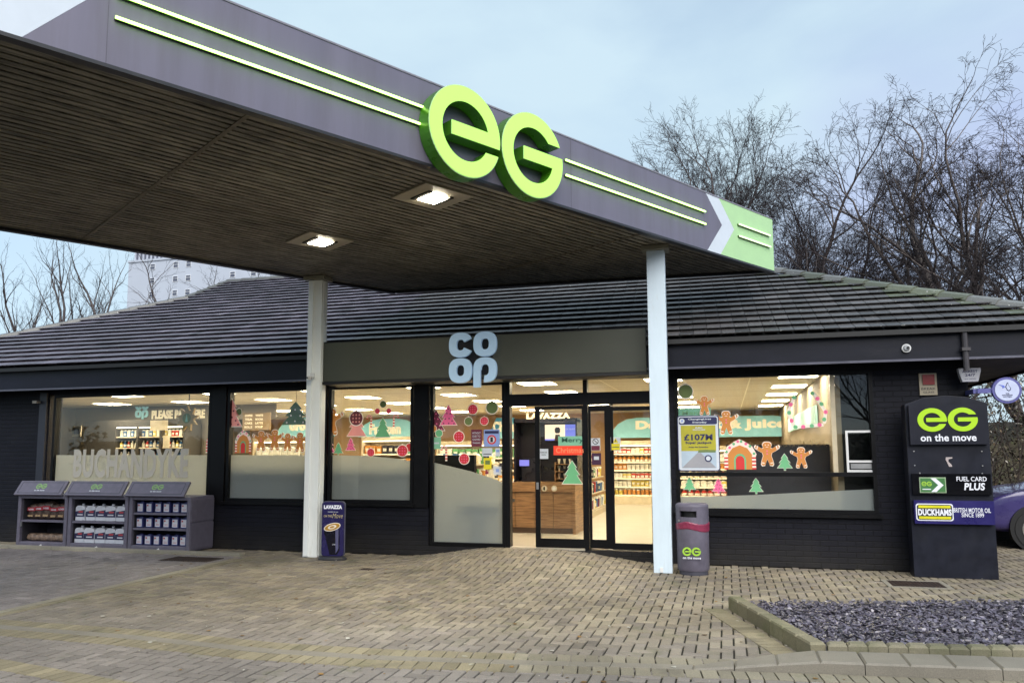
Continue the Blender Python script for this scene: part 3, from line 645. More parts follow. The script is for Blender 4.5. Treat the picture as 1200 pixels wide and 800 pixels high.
# ------------------------------------------------------------------ ceiling light panels
panelm = emis('ceiling_panel_lit', (1., .85, .60), 26)
def make_panel():
    t_ = thing('ceiling_light_panel', 'square lit ceiling panel inside the shop', 'ceiling light', (0, 0, 0), group='lit panels in the shop ceiling')
    MB().box((-.29, -.29, -.012), (.29, .29, -.004)).build('diffuser', panelm, t_, world=False)
    m = MB()
    for a in ((-.31, -.31, .31, -.292), (-.31, .292, .31, .31), (-.31, -.292, -.292, .292), (.292, -.292, .31, .292)): m.box((a[0], a[1], -.018), (a[2], a[3], -.002))
    m.build('panel_frame', white, t_, world=False); return t_
pan0 = make_panel(); first = True
secs = [(-20, -12, 'in the far left corner of the shop'), (-12, -8.6, 'behind the etched village name window'), (-8.6, -6.3, 'behind the row of gingerbread men'), (-6.3, -4.6, 'behind the frozen food window'), (-4.6, -3.1, 'behind the window with the blue poster'), (-3.1, -.9, 'above the coffee counter'), (-.9, 1.5, 'behind the lottery poster window')]
for k in range(5):
    for xc in (1.12, -.97, -3.1, -5.25, -7.4, -9.55, -11.7, -13.85):
        yc = 12.75+2.05*k
        if xc < -10.5 and 15 < yc < 16.5: continue
        s_ = [q for q in secs if q[0]-.6 <= xc < q[1]][0]
        rown = ['nearest the glass', 'second row from the glass', 'third row from the glass', 'fourth row from the glass', 'farthest from the glass'][k]
        lab = 'lit square ceiling panel %s, %s' % (s_[2], rown)
        if first: pan0.location = (xc, yc, ZC); pan0['label'] = lab; first = False
        else: dup(pan0, (xc, yc, ZC), label=lab)

# ------------------------------------------------------------------ interior fittings
teal = pbr('teal_board', (.26, .56, .60), .6, var=.04, emit=(.2, .5, .52), es=.10); creaml = pbr('cream_letter', (.75, .66, .48), .5, emit=(.8, .66, .42), es=.25)  # faint glow added so the boards read brighter in the warm light
def dept_sign(words, label, x0, x1, y0, y1, Y, tx0, tx1, ty0, ty1, arcl=True, arcr=True):
    """x0..y1 pixel box of the board on the plane Y, t.. box of the lettering"""
    a = atY(x0, y1, Y); b = atY(x1, y0, Y); t_ = thing('department_sign', label, 'shop sign', ((a[0]+b[0])/2, Y, a[2]))
    h_ = b[2]-a[2]; P = []
    if arcr: P += [(b[0]-h_*1.3, b[2])]+[(b[0]-h_*1.3*(1-sin(q)), b[2]-h_*(1-cos(q))) for q in (.4, .8, 1.2, 1.5)]+[(b[0], a[2])]
    else: P += [(b[0], b[2]), (b[0], a[2])]
    P += [(a[0], a[2])]
    if arcl: P += [(a[0]+h_*1.3*(1-sin(q)), b[2]-h_*(1-cos(q))) for q in (1.5, 1.2, .8, .4)]+[(a[0]+h_*1.3, b[2])]
    else: P += [(a[0], b[2])]
    MB().prism([(p[0], p[1]) for p in P], (0, Y+.05, 0), depth=.05).build('board', teal, t_)
    c = atY(tx0, ty1, Y); d = atY(tx1, ty0, Y)
    MB().text(words, (c[0], Y-.002, c[2]), d[0]-c[0], d[2]-c[2], .03, bold=.055).build('lettering', creaml, t_)
YS = 22.6
dept_sign('Dairy, Milk & Juice', 'long teal shop sign reading Dairy, Milk & Juice', 716, 940, 486, 513, YS, 745, 921, 490, 506)
dept_sign('Chilled', 'teal shop sign reading Chilled behind the blue poster', 572, 612, 489, 514, YS, 578, 609, 493, 506)
dept_sign('Frozen', 'teal shop sign reading Frozen behind the green tree sticker', 420, 492, 490, 512, YS, 433, 470, 496, 509)
dept_sign('Grocery', 'teal shop sign with a curved end beside the menu board', 324, 392, 488, 512, 20.5, 339, 378, 492, 508)
a = atY(925, 520, 17); 
t_ = thing('wall_sign', 'pale teal sign board high on the right interior wall', 'shop sign', (IX1-.05, 16, 2.1))
MB().box((IX1-.05, 13.6, 2.05), (IX1-.01, 19.5, 2.35)).build('board', pbr('teal_pale', (.35, .58, .56), .6), t_)
# menu board
t_ = thing('menu_board', 'brown menu board with cream writing hanging inside behind the pink tree', 'menu board', atY(300, 504, 15.5))
a, b = atY(284, 504, 15.5), atY(317, 483, 15.5); MB().box((a[0], 15.5, a[2]), (b[0], 15.53, b[2])).build('board', pbr('menu_brown', (.22, .15, .08), .6), t_)
m = MB()
for i, (l_, r_) in enumerate((('COFFEE', 'WHITE'), ('TEA', 'MOCHA'), ('CAKE', 'LATTE'), ('ROLLS', 'SOUP'))):
    zz = a[2]+(b[2]-a[2])*(.78-.22*i); m.text(l_, (a[0]+.06, 15.498, zz), .2, .05, .004, bold=.03); m.text(r_, (a[0]+.34, 15.498, zz), .2, .05, .004, bold=.03)
m.build('lettering', creaml, t_)
# tobacco gantry on the left with wall logo and PLEASE PAY lettering
PALG = pbr('logo_pale', (.35, .6, .6), .5, emit=(.3, .55, .55), es=.2)
YG = 15.2
gt = thing('shelving_gantry', 'dark cigarette gantry with lit shelves behind the etched village name', 'shelving unit', atY(172, 560, YG))
A_, B_ = atY(134, 494, YG), atY(216, 545, YG); gx0, gx1 = atY(134, 500, YG)[0], atY(216, 500, YG)[0]
gz1 = atY(150, 492, YG)[2]; gz0 = FZ
m = MB(); m.box((gx0-.9, YG+.02, gz0), (gx0, YG+.6, gz1)).box((gx0, YG+.5, gz0), (gx1, YG+.6, gz1)).box((gx0, YG, gz1-.16), (gx1, YG+.5, gz1))
for k in range(4): xx = gx0+(gx1-gx0)*k/3; m.box((xx-.03, YG+.01, gz0), (xx+.03, YG+.5, gz1-.16))
m.build('carcass', pbr('gantry_dark', (.05, .045, .04), .5), gt)
m = MB()
for k in range(3): m.box((gx0+.03, YG+.04, gz1-.42-.26*k), (gx1-.03, YG+.49, gz1-.39-.26*k))
m.build('shelf', cream, gt)
MB().box((gx0+.05, YG+.02, gz1-.19), (gx1-.05, YG+.1, gz1-.17)).build('shelf_light', emis('shelf_light', (1, .85, .6), 4), gt)
c = (.72, .6, .45)
pk_cols = [(.5, .04, .03), (.7, .68, .6), (.05, .15, .35), (.65, .5, .1), (.1, .3, .12), (.75, .72, .65), (.6, .25, .05), (.2, .02, .1), (.03, .03, .05)]
PK = {}
cname = {0: 'red', 1: 'white', 2: 'blue', 3: 'yellow', 4: 'green', 5: 'pale', 6: 'orange', 7: 'maroon', 8: 'black'}
def pack(kind, ci):
    """one packet, bottle or tub; copies share its mesh"""
    k = (kind, ci)
    if k not in PK:
        col = pk_cols[ci]; m = MB()
        if kind == 'carton':
            m.box((-.5, -.5, 0), (.5, .5, .8), col); m.prism([(-.5, .8), (.5, .8), (0, 1.0)], (0, .5, 0), depth=1., tint=(.7, .68, .62)); m.box((-.42, -.515, .2), (.42, -.501, .5), (.7, .68, .6))
        elif kind == 'bottle':
            m.lathe([(.5, 0), (.5, .62), (.2, .82), (.2, .9)], n=8, tint=col); m.lathe([(.23, .902), (.23, 1.)], n=8, tint=(.7, .68, .62)); m.lathe([(.515, .15), (.515, .45)], n=8, tint=(.75, .7, .6))
        elif kind == 'packet':
            m.prism([(-.5, 0), (.5, 0), (.46, .08), (.46, .9), (.5, 1), (-.5, 1), (-.46, .9), (-.46, .08)], (0, .3, 0), depth=.6, tint=col); m.box((-.3, -.312, .35), (.3, -.301, .7), (.75, .7, .6))
        else:
            m.lathe([(.42, 0), (.5, .8)], n=10, tint=col); m.lathe([(.52, .802), (.52, .95), (.4, 1.)], n=10, tint=(.75, .72, .65))
        me_o = m.build(kind, prodm); PK[k] = me_o.data; bpy.data.objects.remove(me_o)
    return PK[k]
def put(kind, ci, x, y, z, sx, sz, where, group):
    o = bpy.data.objects.new('food_'+kind if kind in ('packet', 'carton', 'tub') else 'drink_bottle', pack(kind, ci)); COL.objects.link(o)
    o.location = (x, y, z); o.scale = (sx, sx*.8, sz)
    return tag(o, '%s %s %s' % (cname[ci], kind, where), kind, group)
rp = random.Random(21); shelfn = ['top', 'second', 'third', 'fourth', 'fifth', 'bottom']
for k in range(3):
    zz = gz1-.39-.26*k; x = gx0+.1
    while x < gx1-.1:
        ci = rp.choice([0, 1, 5, 2, 3, 1]); put('carton' if k == 0 else 'bottle', ci, x, YG+.15, zz+.001, .075, .16, 'on the %s shelf of the cigarette gantry' % shelfn[k], 'stock on the cigarette gantry'); x += .105
def coop(mbf, O, s, depth, ux=(1, 0, 0), uz=(0, 0, 1)):
    """four rounded letters c o o p in a block, s = letter size; mbf(name) collects each letter"""
    def se(r, a, e=2.6, w_=1.): c, q = cos(a), sin(a); k = (abs(c)**e+abs(q)**e)**(-1/e); return (r*k*c*w_, r*k*q)
    R, r = .5, .20
    def ring(cx, cy, a0, a1, closed, mb):
        n_ = 36; A = [radians(a0+(a1-a0)*i/(n_ if not closed else n_)) for i in range(n_ if closed else n_+1)]
        out = [((cx+se(R, q)[0]*.98)*s, (cy+se(R, q)[1])*s) for q in A]; inn = [((cx+se(r, q, 2.6, .8)[0])*s, (cy+se(r, q, 2.6)[1]*1.1)*s) for q in A]
        mb.band(out, inn, O, ux, uz, depth, closed)
    a = mbf(); ring(-.52, .52, 28, 332, False, a); yield a
    a = mbf(); ring(.52, .52, 0, 360, True, a); yield a
    a = mbf(); ring(-.52, -.52, 0, 360, True, a); yield a
    a = mbf(); ring(.52, -.52, -97, 180, False, a)
    a.prism([(.03*s, -.522*s), (.03*s, -1.22*s), (.33*s, -1.22*s), (.33*s, -.522*s)], O, ux, uz, depth+.001); yield a
t_ = thing('wall_lettering', 'pale block logo and PLEASE PAY lettering on the grey wall above the gantry', 'wall lettering', atY(190, 480, YG+.7))
YL = 15.97
c = atY(166.5, 480, YL); m = MB()
s_ = .19
for q in coop(lambda: m, (c[0], YL, c[2]), s_, .02): pass
m.build('logo', PALG, t_)
a, b = atY(178, 491, YL), atY(207, 480, YL)
m = MB().text('PLEASE PAY HERE', (a[0], YL, a[2]), (b[0]-a[0])*2.15, b[2]-a[2], .02, bold=.05); m.build('lettering', creaml, t_)
MB().box((gx0-.4, YL+.021, gz1+.01), (gx1+1.9, YL+.05, ZC-.01)).build('backing_panel', wallg, t_)
for nm, x0, y0, x1, y1, lab in (('price_notice', 176, 492, 197, 504, 'blank cream notice hung on the gantry shelves'), ('price_notice', 191, 510, 199, 525, 'tall cream notice standing lower on the gantry'), ):
    a, b = atY(x0, y1, YG-.02), atY(x1, y0, YG-.02); tag(MB().box((a[0], YG-.03, a[2]), (b[0], YG-.015, b[2])).build(nm, cream), lab, 'notice')
a, b = atY(84.5, 511, 12.2), atY(95, 499, 12.2); t_ = thing('wall_notice', 'small framed white notice at the left end of the etched window', 'notice', a)
MB().box((a[0], 12.2, a[2]), (b[0], 12.22, b[2])).build('sheet', cream, t_); MB().box((a[0]+.04, 12.19, a[2]+.04), (b[0]-.04, 12.198, b[2]-.05)).build('print', pbr('print_grey', (.12, .13, .18), .6), t_)
# shelving chillers on the far wall
def chiller(name, label, x0, x1, ytop, ybase, Y, nsh, kinds, cols, where, group, dx=.13, white_body=True):
    a, b = atY(x0, ybase, Y), atY(x1, ytop, Y); z0, z1 = FZ, b[2]; t_ = thing(name, label, 'chiller', ((a[0]+b[0])/2, Y+.3, FZ))
    bm_ = pbr('chiller_body', (.55, .46, .32), .4) if white_body else pbr('chiller_dark', (.03, .03, .035), .4)
    MB().box((a[0], Y+.55, z0), (b[0], Y+.6, z1)).box((a[0]-.03, Y, z0), (a[0], Y+.6, z1)).box((b[0], Y, z0), (b[0]+.03, Y+.6, z1)).box((a[0], Y, z1-.12), (b[0], Y+.55, z1)).box((a[0], Y-.02, z0), (b[0], Y+.55, z0+.22)).build('cabinet', bm_, t_)
    MB().box((a[0]+.02, Y+.03, z1-.14), (b[0]-.02, Y+.12, z1-.122)).build('strip_light', emis('chiller_light', (1., .86, .62), 5.), t_)
    hh_ = (z1-.14-z0-.24)/nsh; m = MB(); lip = MB()
    for k in range(nsh):
        zz = z0+.225+hh_*k; m.box((a[0], Y+.06, zz), (b[0], Y+.54, zz+.015)); lip.box((a[0], Y+.04, zz-.01), (b[0], Y+.058, zz+.035))
        x = a[0]+dx*.6
        kd = kinds[k % len(kinds)]; ci = rp.choice(cols)
        while x < b[0]-dx*.5:
            if rp.random() < .3: ci = rp.choice(cols)
            put(kd, ci, x, Y+.14, zz+.017, dx*.9, min(hh_*.8, .26)*rp.uniform(.9, 1.05), 'on the %s shelf of the %s' % (shelfn[min(nsh-1-k, 5)] if k else 'bottom', where), group)
            x += dx
    m.build('shelf', bm_, t_); lip.build('price_rail', pbr('price_rail', (.8, .75, .62), .5), t_)
chiller('dairy_chiller', 'long open chiller of packets under the dairy sign', 719, 768, 516, 592, 21.4, 6, ['tub', 'packet', 'carton', 'packet', 'bottle', 'carton'], [3, 6, 5, 1, 0, 6, 3], 'dairy chiller', 'stock in the dairy chiller', dx=.12)
chiller('milk_chiller', 'open milk chiller behind the gingerbread house sticker', 790, 884, 522, 592, 21.2, 5, ['bottle', 'carton', 'bottle', 'tub', 'carton'], [3, 5, 1, 6, 1, 0], 'milk chiller', 'stock in the milk chiller', dx=.17)
chiller('freezer_cabinet', 'cream freezer cabinet under the frozen food sign', 424, 484, 511, 560, 21.0, 4, ['packet', 'carton', 'packet'], [3, 6, 8, 4, 5, 6], 'freezer cabinet', 'stock in the freezer cabinet', dx=.19)
chiller('chilled_cabinet', 'open chilled cabinet behind the notices on the tall window', 512, 612, 516, 590, 20.8, 4, ['packet', 'carton', 'tub'], [0, 6, 4, 5, 3, 8], 'chilled cabinet', 'stock in the chilled cabinet', dx=.2)
chiller('drinks_chiller', 'pale drinks chiller behind the row of gingerbread men', 296, 357, 512, 560, 18.6, 4, ['bottle', 'carton'], [5, 1, 8, 4], 'drinks chiller', 'stock in the drinks chiller', dx=.2)
# aisle gondola seen through the side light of the door
def gondola(label, x, y0, y1, where):
    t_ = thing('aisle_shelving', label, 'shelving unit', (x, (y0+y1)/2, FZ)); sm_ = pbr('gondola_metal', (.5, .42, .3), .5)
    MB().box((x-.02, y0, FZ), (x+.02, y1, 1.55)).box((x-.45, y0, FZ), (x-.022, y1, FZ+.12)).box((x+.022, y0, FZ), (x+.45, y1, FZ+.12)).build('frame', sm_, t_)
    m = MB()
    for k in range(4):
        z_ = FZ+.13+.34*k; w_ = .42-.05*k
        m.box((x+.022, y0, z_), (x+w_, y1, z_+.02)).box((x-w_, y0, z_), (x-.022, y1, z_+.02))
        for sgn in (-1, 1):
            y = y0+.12
            while y < y1-.1:
                put(rp.choice(['packet', 'carton', 'tub', 'bottle']), rp.randrange(9), x+sgn*(w_-.1), y, z_+.021, .13, .24, 'on the %s shelf of the %s' % (shelfn[3-k] if k else 'bottom', where), 'stock on the aisle shelving'); y += .24
    m.build('shelf', sm_, t_)
gondola('aisle shelving packed with groceries behind the door side light', -3.34, 14.6, 19.4, 'aisle shelving behind the door')
gondola('aisle shelving behind the tall window right of the poster', -5.6, 15.0, 18.0, 'aisle shelving behind the tall window')
# coffee counter
ct = thing('coffee_counter', 'wood panelled coffee counter inside the open door', 'counter', (-3.2, 13.8, FZ))
cx0, cx1, cy0, cy1 = -4.4, -2.60, 13.45, 14.25; ctz = float(atY(640, 565, cy0)[2])
MB().box((cx0, cy0+.04, FZ), (cx1-.06, cy1, FZ+.1)).build('plinth', pbr('plinth', (.09, .05, .03), .5), ct)
MB().box((cx0, cy0, ctz-.17), (cx1, cy1, ctz)).box((cx1-.05, cy0, FZ), (cx1, cy1, ctz-.171)).build('worktop', woodm, ct)
for i in range(5):
    a = cx0+i*(cx1-.05-cx0)/5; b = cx0+(i+1)*(cx1-.05-cx0)/5
    MB().box((a+.004, cy0+.015, FZ+.101), (b-.004, cy0+.04, ctz-.18)).build('panel_door', woodm, ct)
MB().box((cx0+.01, cy0+.041, FZ+.1), (cx1-.051, cy1-.01, ctz-.172)).build('carcass', pbr('plinth', (.09, .05, .03), .5), ct)
for px in (638, 649.5):
    c = atY(px, 572, cy0-.002); t_ = thing('cup_lid_holder', 'round cream waste port at the %s on the counter front' % ('left' if px < 640 else 'right'), 'waste port', c, group='round ports on the counter front')
    MB().tube([(c[0], cy0-.012, c[2]), (c[0], cy0-.002, c[2])], .052, 20).build('rim', cream, t_)
    MB().tube([(c[0]+(.0 if px > 640 else .01), cy0-.016, c[2]), (c[0], cy0-.0125, c[2])], .03, 16).build('flap', white if px > 640 else black, t_)
# coffee machine wall
cmz = thing('coffee_machine', 'tall black coffee machine unit on the wooden counter', 'coffee machine', ((cx0+cx1)/2, 14, ctz))
top = float(atY(640, 492, 13.9)[2]); xA, xB = float(atY(607, 520, 13.9)[0]), float(atY(680, 520, 13.9)[0])
MB().box((xA, 13.95, ctz+.001), (xB, 14.2, top)).box((xA, 13.6, ctz+.001), (xA+.03, 13.95, top)).box((xB-.03, 13.6, ctz+.001), (xB, 13.95, top)).box((xA, 13.6, top-.05), (xB, 13.95, top+.02)).build('housing', pbr('coffee_black', (.012, .01, .014), .3), cmz)
a, b = atY(639, 516, 13.93), atY(676, 497, 13.93); sc0 = MB().box((a[0]-.02, 13.92, a[2]-.02), (b[0]+.02, 13.945, b[2]+.02)).build('screen', black, cmz)
MB().box((a[0], 13.912, a[2]), (b[0]-.22, 13.919, b[2])).build('screen_picture', emis('screen_peach', (.85, .62, .42), .9), sc0)
MB().box((b[0]-.218, 13.912, a[2]), (b[0], 13.919, b[2])).box((a[0], 13.909, a[2]), (b[0]-.22, 13.9115, a[2]+.03)).build('screen_panel', emis('screen_blue', (.12, .14, .5), .9), sc0)
MB().lathe([(.035, 0), (.05, .03), (.052, .08), (.03, .11)], ((a[0]+b[0])/2-.06, 13.90, b[2]-.16), 12, sy=.1).prism([(-.06, -.02), (.06, -.02), (.04, .1), (-.04, .1)], ((a[0]+b[0])/2-.06, 13.905, a[2]+.01), depth=.004).build('screen_figure', pbr('hair_dark', (.05, .02, .015), .6), sc0)
MB().text('ON THE MOVE', (b[0]-.2, 13.908, b[2]-.1), .17, .03, .002).build('screen_text', whitel, sc0)
m = MB()
for i, xx in enumerate(np.linspace(xA+.12, xB-.35, 2)):
    m.box((xx, 13.72, ctz+.002), (xx+.28, 13.94, ctz+.42)).box((xx+.08, 13.66, ctz+.18), (xx+.2, 13.72, ctz+.24))
m.build('brewer', pbr('brewer_grey', (.03, .028, .035), .3, metal=.5), cmz)
a = atY(612.5, 547, 13.68); MB().box((xA+.08, 13.70, a[2]+.02), (xA+.26, 13.716, a[2]+.13)).build('brewer_screen', emis('screen_violet', (.15, .15, .5), .7), cmz)
m = MB()
for k in range(3): m.box((xB-.42, 13.66, ctz+.05+.13*k), (xB-.06, 13.93, ctz+.062+.13*k))
m.box((xB-.43, 13.65, ctz+.002), (xB-.415, 13.93, ctz+.36)); m.build('cup_rack', woodm, cmz)
for k in range(3):
    for i in range(3):
        tag(MB().lathe([(.022, 0), (.034, .09), (.036, .092)], (xB-.36+i*.1, 13.74, ctz+.0635+.13*k-(.0 if k else .0)), 12).build('paper_cup', cream), 'paper cup on the %s rack shelf beside the coffee machine' % ['bottom', 'middle', 'top'][k], 'paper cup', 'paper cups on the rack')
a, b = atY(617, 491, 13.58), atY(668, 483, 13.58)
tag(MB().text('LAVAZZA', (a[0], 13.59, a[2]), b[0]-a[0], b[2]-a[2], .02, bold=.06, shear=.0).build('coffee_sign', creaml), 'cream coffee brand lettering standing on top of the coffee machine', 'shop sign')
# boards behind the frosted glass of the middle windows, counter behind right window
bd = pbr('display_back_board', (.10, .095, .10), .7)
tag(MB().box((X(543, 600), 11.60, FZ), (X(572, 600), 11.95, Z(560, 590))).box((X(543, 600)-.1, 11.58, Z(560, 590)+.001), (X(592, 600), 12.0, Z(560, 586))).build('film_blocker', pbr('blocker_dark', (.02, .02, .022), .5)), 'dark low trolley added behind the frosted tall window to darken its film', 'blocker')  # dark box added so the film above it shows as shaded
tag(MB().box((w2[0]+.0, YW+.16, FZ), (w4[0]-.35, YW+.22, Z(330, 547)+.01)).build('display_board', bd), 'grey backboard standing behind the frosted middle windows', 'board')
a, b = atY(853, 597, 12.3), atY(985, 520, 12.3)
tag(MB().box((a[0], 12.3, FZ), (IX1-.004, 12.36, b[2])).build('display_board', pbr('shelf_back_dark', (.06, .057, .072), .6)), 'dark shelf back standing behind the right window below the wreath', 'board')
tn = MB()
for i in range(500):
    x = rp.uniform(a[0], IX1-.04); ang = rp.uniform(0, 6.28); z_ = b[2]+.012+rp.uniform(-.03, .03); y_ = 12.28+rp.uniform(-.03, .0)
    tn.add([(x, y_, z_), (x+.03*cos(ang), y_-.02, z_+.03*sin(ang)), (x+.03*cos(ang)+.004, y_-.02, z_+.03*sin(ang)+.004)], [(0, 1, 2)])
tag(tn.build('tinsel', pbr('tinsel', (.45, .36, .24), .3, metal=.8)), 'pale tinsel fringe along the top of the dark shelf back', 'tinsel', kind='stuff')
a, b = atY(503, 546, 12.5), atY(556, 533, 12.5)
tag(MB().box((a[0], 12.5, FZ), (b[0], 12.6, b[2])).build('display_board', black), 'black board behind the tall window under the candy cane', 'board')

# ------------------------------------------------------------------ window stickers and notices (flat cards on the inside of the glass)
SYI = GY-.008
PXM = 1/79.
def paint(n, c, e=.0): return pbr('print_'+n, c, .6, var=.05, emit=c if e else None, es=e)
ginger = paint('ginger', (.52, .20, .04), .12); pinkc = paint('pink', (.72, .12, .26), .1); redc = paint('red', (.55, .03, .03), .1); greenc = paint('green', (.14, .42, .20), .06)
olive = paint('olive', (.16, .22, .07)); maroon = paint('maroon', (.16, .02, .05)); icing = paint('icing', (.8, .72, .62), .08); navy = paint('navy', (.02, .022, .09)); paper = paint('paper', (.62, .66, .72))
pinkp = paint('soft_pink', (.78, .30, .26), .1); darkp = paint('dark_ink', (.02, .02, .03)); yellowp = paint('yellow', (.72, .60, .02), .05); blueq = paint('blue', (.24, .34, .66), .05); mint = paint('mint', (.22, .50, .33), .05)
def circ(cx, cy, r, n=18): return arc(cx, cy, r, r, 0, 360-360/n, n-1)
def card(name, label, cat, px, py, group=None, Y=SYI):
    c = atY(px, py, Y); t_ = thing(name, label, cat, c, group=group); return t_, c
def flat(par, nm, pts, c, sc, mat, lay=0, Y=None):
    """outline in picture-sized units (1/79 m) centred on c"""
    return MB().prism([(p[0]*sc, p[1]*sc) for p in pts], (c[0], c[1]-lay*.0015, c[2]), depth=.001).build(nm, mat, par)
def multi(par, nm, polys, c, sc, mat, lay=1):
    if nm in ('icing_trim', 'bar', 'candy_post_white', 'candy_post_red') or nm.startswith('sweets'):
        for pts in polys: flat(par, nm.replace('sweets', 'sweet'), pts, c, sc, mat, lay)
        return
    m = MB()
    for pts in polys: m.prism([(p[0]*sc, p[1]*sc) for p in pts], (c[0], c[1]-lay*.0015, c[2]), depth=.001)
    return m.build(nm, mat, par)
GB = [(0, .5), (.1, .485), (.165, .42), (.18, .33), (.14, .25), (.2, .22), (.33, .30), (.43, .36), (.49, .30), (.46, .21), (.32, .11), (.19, .04), (.16, -.08), (.22, -.28), (.25, -.42), (.2, -.5), (.09, -.48), (.04, -.32), (0, -.22)]
GBF = GB+[(-x, y) for x, y in GB[-2:0:-1]]
def ginger_man(px, py, h, label):
    t_, c = card('gingerbread_sticker', label, 'window sticker', px, py, 'gingerbread men on the windows'); s_ = h*PXM
    flat(t_, 'card_edge', [(x*1.1, y*1.07) for x, y in GBF], c, s_, icing, 0); flat(t_, 'figure', GBF, c, s_, ginger, 1)
    multi(t_, 'face', [circ(-.06, .38, .022, 8), circ(.06, .38, .022, 8)]+[[(-.08, .31), (0, .27), (.08, .31), (0, .295)]], c, s_, icing, 2)
    multi(t_, 'button', [circ(0, .12, .035, 8), circ(0, .0, .035, 8)], c, s_, pinkc, 2)
    multi(t_, 'icing_trim', [[(.36, .33), (.40, .355), (.44, .2), (.40, .19)], [(-.36, .33), (-.40, .355), (-.44, .2), (-.40, .19)], [(.12, -.38), (.23, -.36), (.235, -.40), (.12, -.42)], [(-.12, -.38), (-.23, -.36), (-.235, -.40), (-.12, -.42)]], c, s_, icing, 2)
TR = [(0, .5), (.2, .2), (.12, .2), (.32, -.06), (.2, -.06), (.42, -.36), (.06, -.36), (.06, -.5)]
TRF = TR+[(-x, y) for x, y in TR[-1:0:-1]]
TRB = [(0, .5), (.2, .18), (.12, .18), (.33, -.12), (.2, -.12), (.44, -.5)]; TRB = TRB+[(-x, y) for x, y in TRB[:0:-1]]
def tree_st(px, py, h, mat, label, dots=None, shape=None, Y=SYI, name='tree_sticker'):
    t_, c = card(name, label, 'window sticker', px, py, 'paper trees on the windows', Y); s_ = h*PXM; sh = shape or TRB
    flat(t_, 'card_edge', [(x*1.1, y*1.06) for x, y in sh], c, s_, icing, 0); flat(t_, 'tree_shape', sh, c, s_, mat, 1)
    if dots: multi(t_, 'spots', [circ(x, y, .035, 7) for x, y in ((0, .3), (-.08, .08), (.1, .05), (-.16, -.2), (.04, -.18), (.2, -.3), (-.25, -.42), (.02, -.42), (.3, -.44))], c, s_, dots, 2)
def bauble(px, py, r, mat, label, chk=None, rim=True, Y=SYI):
    t_, c = card('bauble_sticker', label, 'window sticker', px, py, 'paper baubles on the windows', Y); s_ = PXM*r
    if rim: flat(t_, 'card_edge', circ(0, 0, 1.14), c, s_, icing, 0)
    flat(t_, 'ball', circ(0, 0, 1.0), c, s_, mat, 1); flat(t_, 'cap', [(-.2, .98), (.2, .98), (.14, 1.3), (-.14, 1.3)], c, s_, icing, 1)
    if chk: multi(t_, 'check_pattern', [[(x-.16, y), (x, y-.16), (x+.16, y), (x, y+.16)] for x in (-.5, 0, .5) for y in (-.5, 0, .5) if x*x+y*y < .6], c, s_, chk, 2)
def cane(px, py, h, flip, label, Y=SYI):
    t_, c = card('candy_cane_sticker', label, 'window sticker', px, py, 'candy canes on the windows', Y); s_ = h*PXM; w_ = .07
    path = [(0, -.5), (0, -.3), (0, -.1), (0, .1), (0, .28)]+[(.16-.16*cos(radians(a_)), .30+.17*sin(radians(a_))) for a_ in (20, 55, 90, 125, 160)]+[(.33, .2)]
    path = [(x*flip, y) for x, y in path]; R_, W_ = [], []
    for i, (p, q) in enumerate(zip(path, path[1:])):
        d = np.array(q)-np.array(p); nrm = np.array([-d[1], d[0]])/np.linalg.norm(d)*w_
        a_, b_ = np.array(p), np.array(q); m_ = (a_+b_)/2
        W_.append([tuple(a_-nrm), tuple(m_-nrm), tuple(m_+nrm), tuple(a_+nrm)]); R_.append([tuple(m_-nrm), tuple(b_-nrm), tuple(b_+nrm), tuple(m_+nrm)])
    multi(t_, 'white_stripe', W_, c, s_, icing, 0); multi(t_, 'red_stripe', R_, c, s_, redc, 0)
def house(px, py, w_, h, label):
    t_, c = card('gingerbread_house_sticker', label, 'window sticker', px, py); s_ = PXM
    W = w_/2; Hh = h
    flat(t_, 'snow_roof', [(-W*.92, -Hh*.12), (-W, .0*Hh), (-W*.75, Hh*.26), (-W*.3, Hh*.42), (0, Hh*.5), (W*.3, Hh*.42), (W*.75, Hh*.26), (W, 0), (W*.92, -Hh*.12)], c, s_, paint('pale_icing', (.82, .62, .54), .1), 0)
    flat(t_, 'wall_shape', [(-W*.78, -Hh*.5), (W*.78, -Hh*.5), (W*.78, -Hh*.05), (W*.45, Hh*.2), (0, Hh*.3), (-W*.45, Hh*.2), (-W*.78, -Hh*.05)], c, s_, ginger, 1)
    flat(t_, 'door_rim', [(-W*.36, -Hh*.5), (W*.36, -Hh*.5)]+arc(0, -Hh*.2, W*.36, Hh*.22, 0, 180, 8), c, s_, greenc, 2); flat(t_, 'door', [(-W*.26, -Hh*.5), (W*.26, -Hh*.5)]+arc(0, -Hh*.2, W*.26, Hh*.15, 0, 180, 8), c, s_, redc, 3)
    Ws, Rs = [], []
    for sg in (-1, 1):
        for k in range(8):
            y = -Hh*.5+k*Hh*.058; q = [(sg*W*.72, y), (sg*W*.95, y), (sg*W*.95, y+Hh*.058), (sg*W*.72, y+Hh*.058)]; (Ws if k % 2 else Rs).append(q)
    multi(t_, 'candy_post_white', Ws, c, s_, icing, 2); multi(t_, 'candy_post_red', Rs, c, s_, redc, 2)
    multi(t_, 'sweets_green', [circ(x*W, y*Hh, W*.09, 8) for x, y in ((-.8, .08), (-.35, .34), (.1, .42), (.62, .26), (.85, .02))], c, s_, greenc, 1); multi(t_, 'sweets_pink', [circ(x*W, y*Hh, W*.09, 8) for x, y in ((-.6, .22), (-.1, .42), (.38, .34))], c, s_, pinkc, 1)
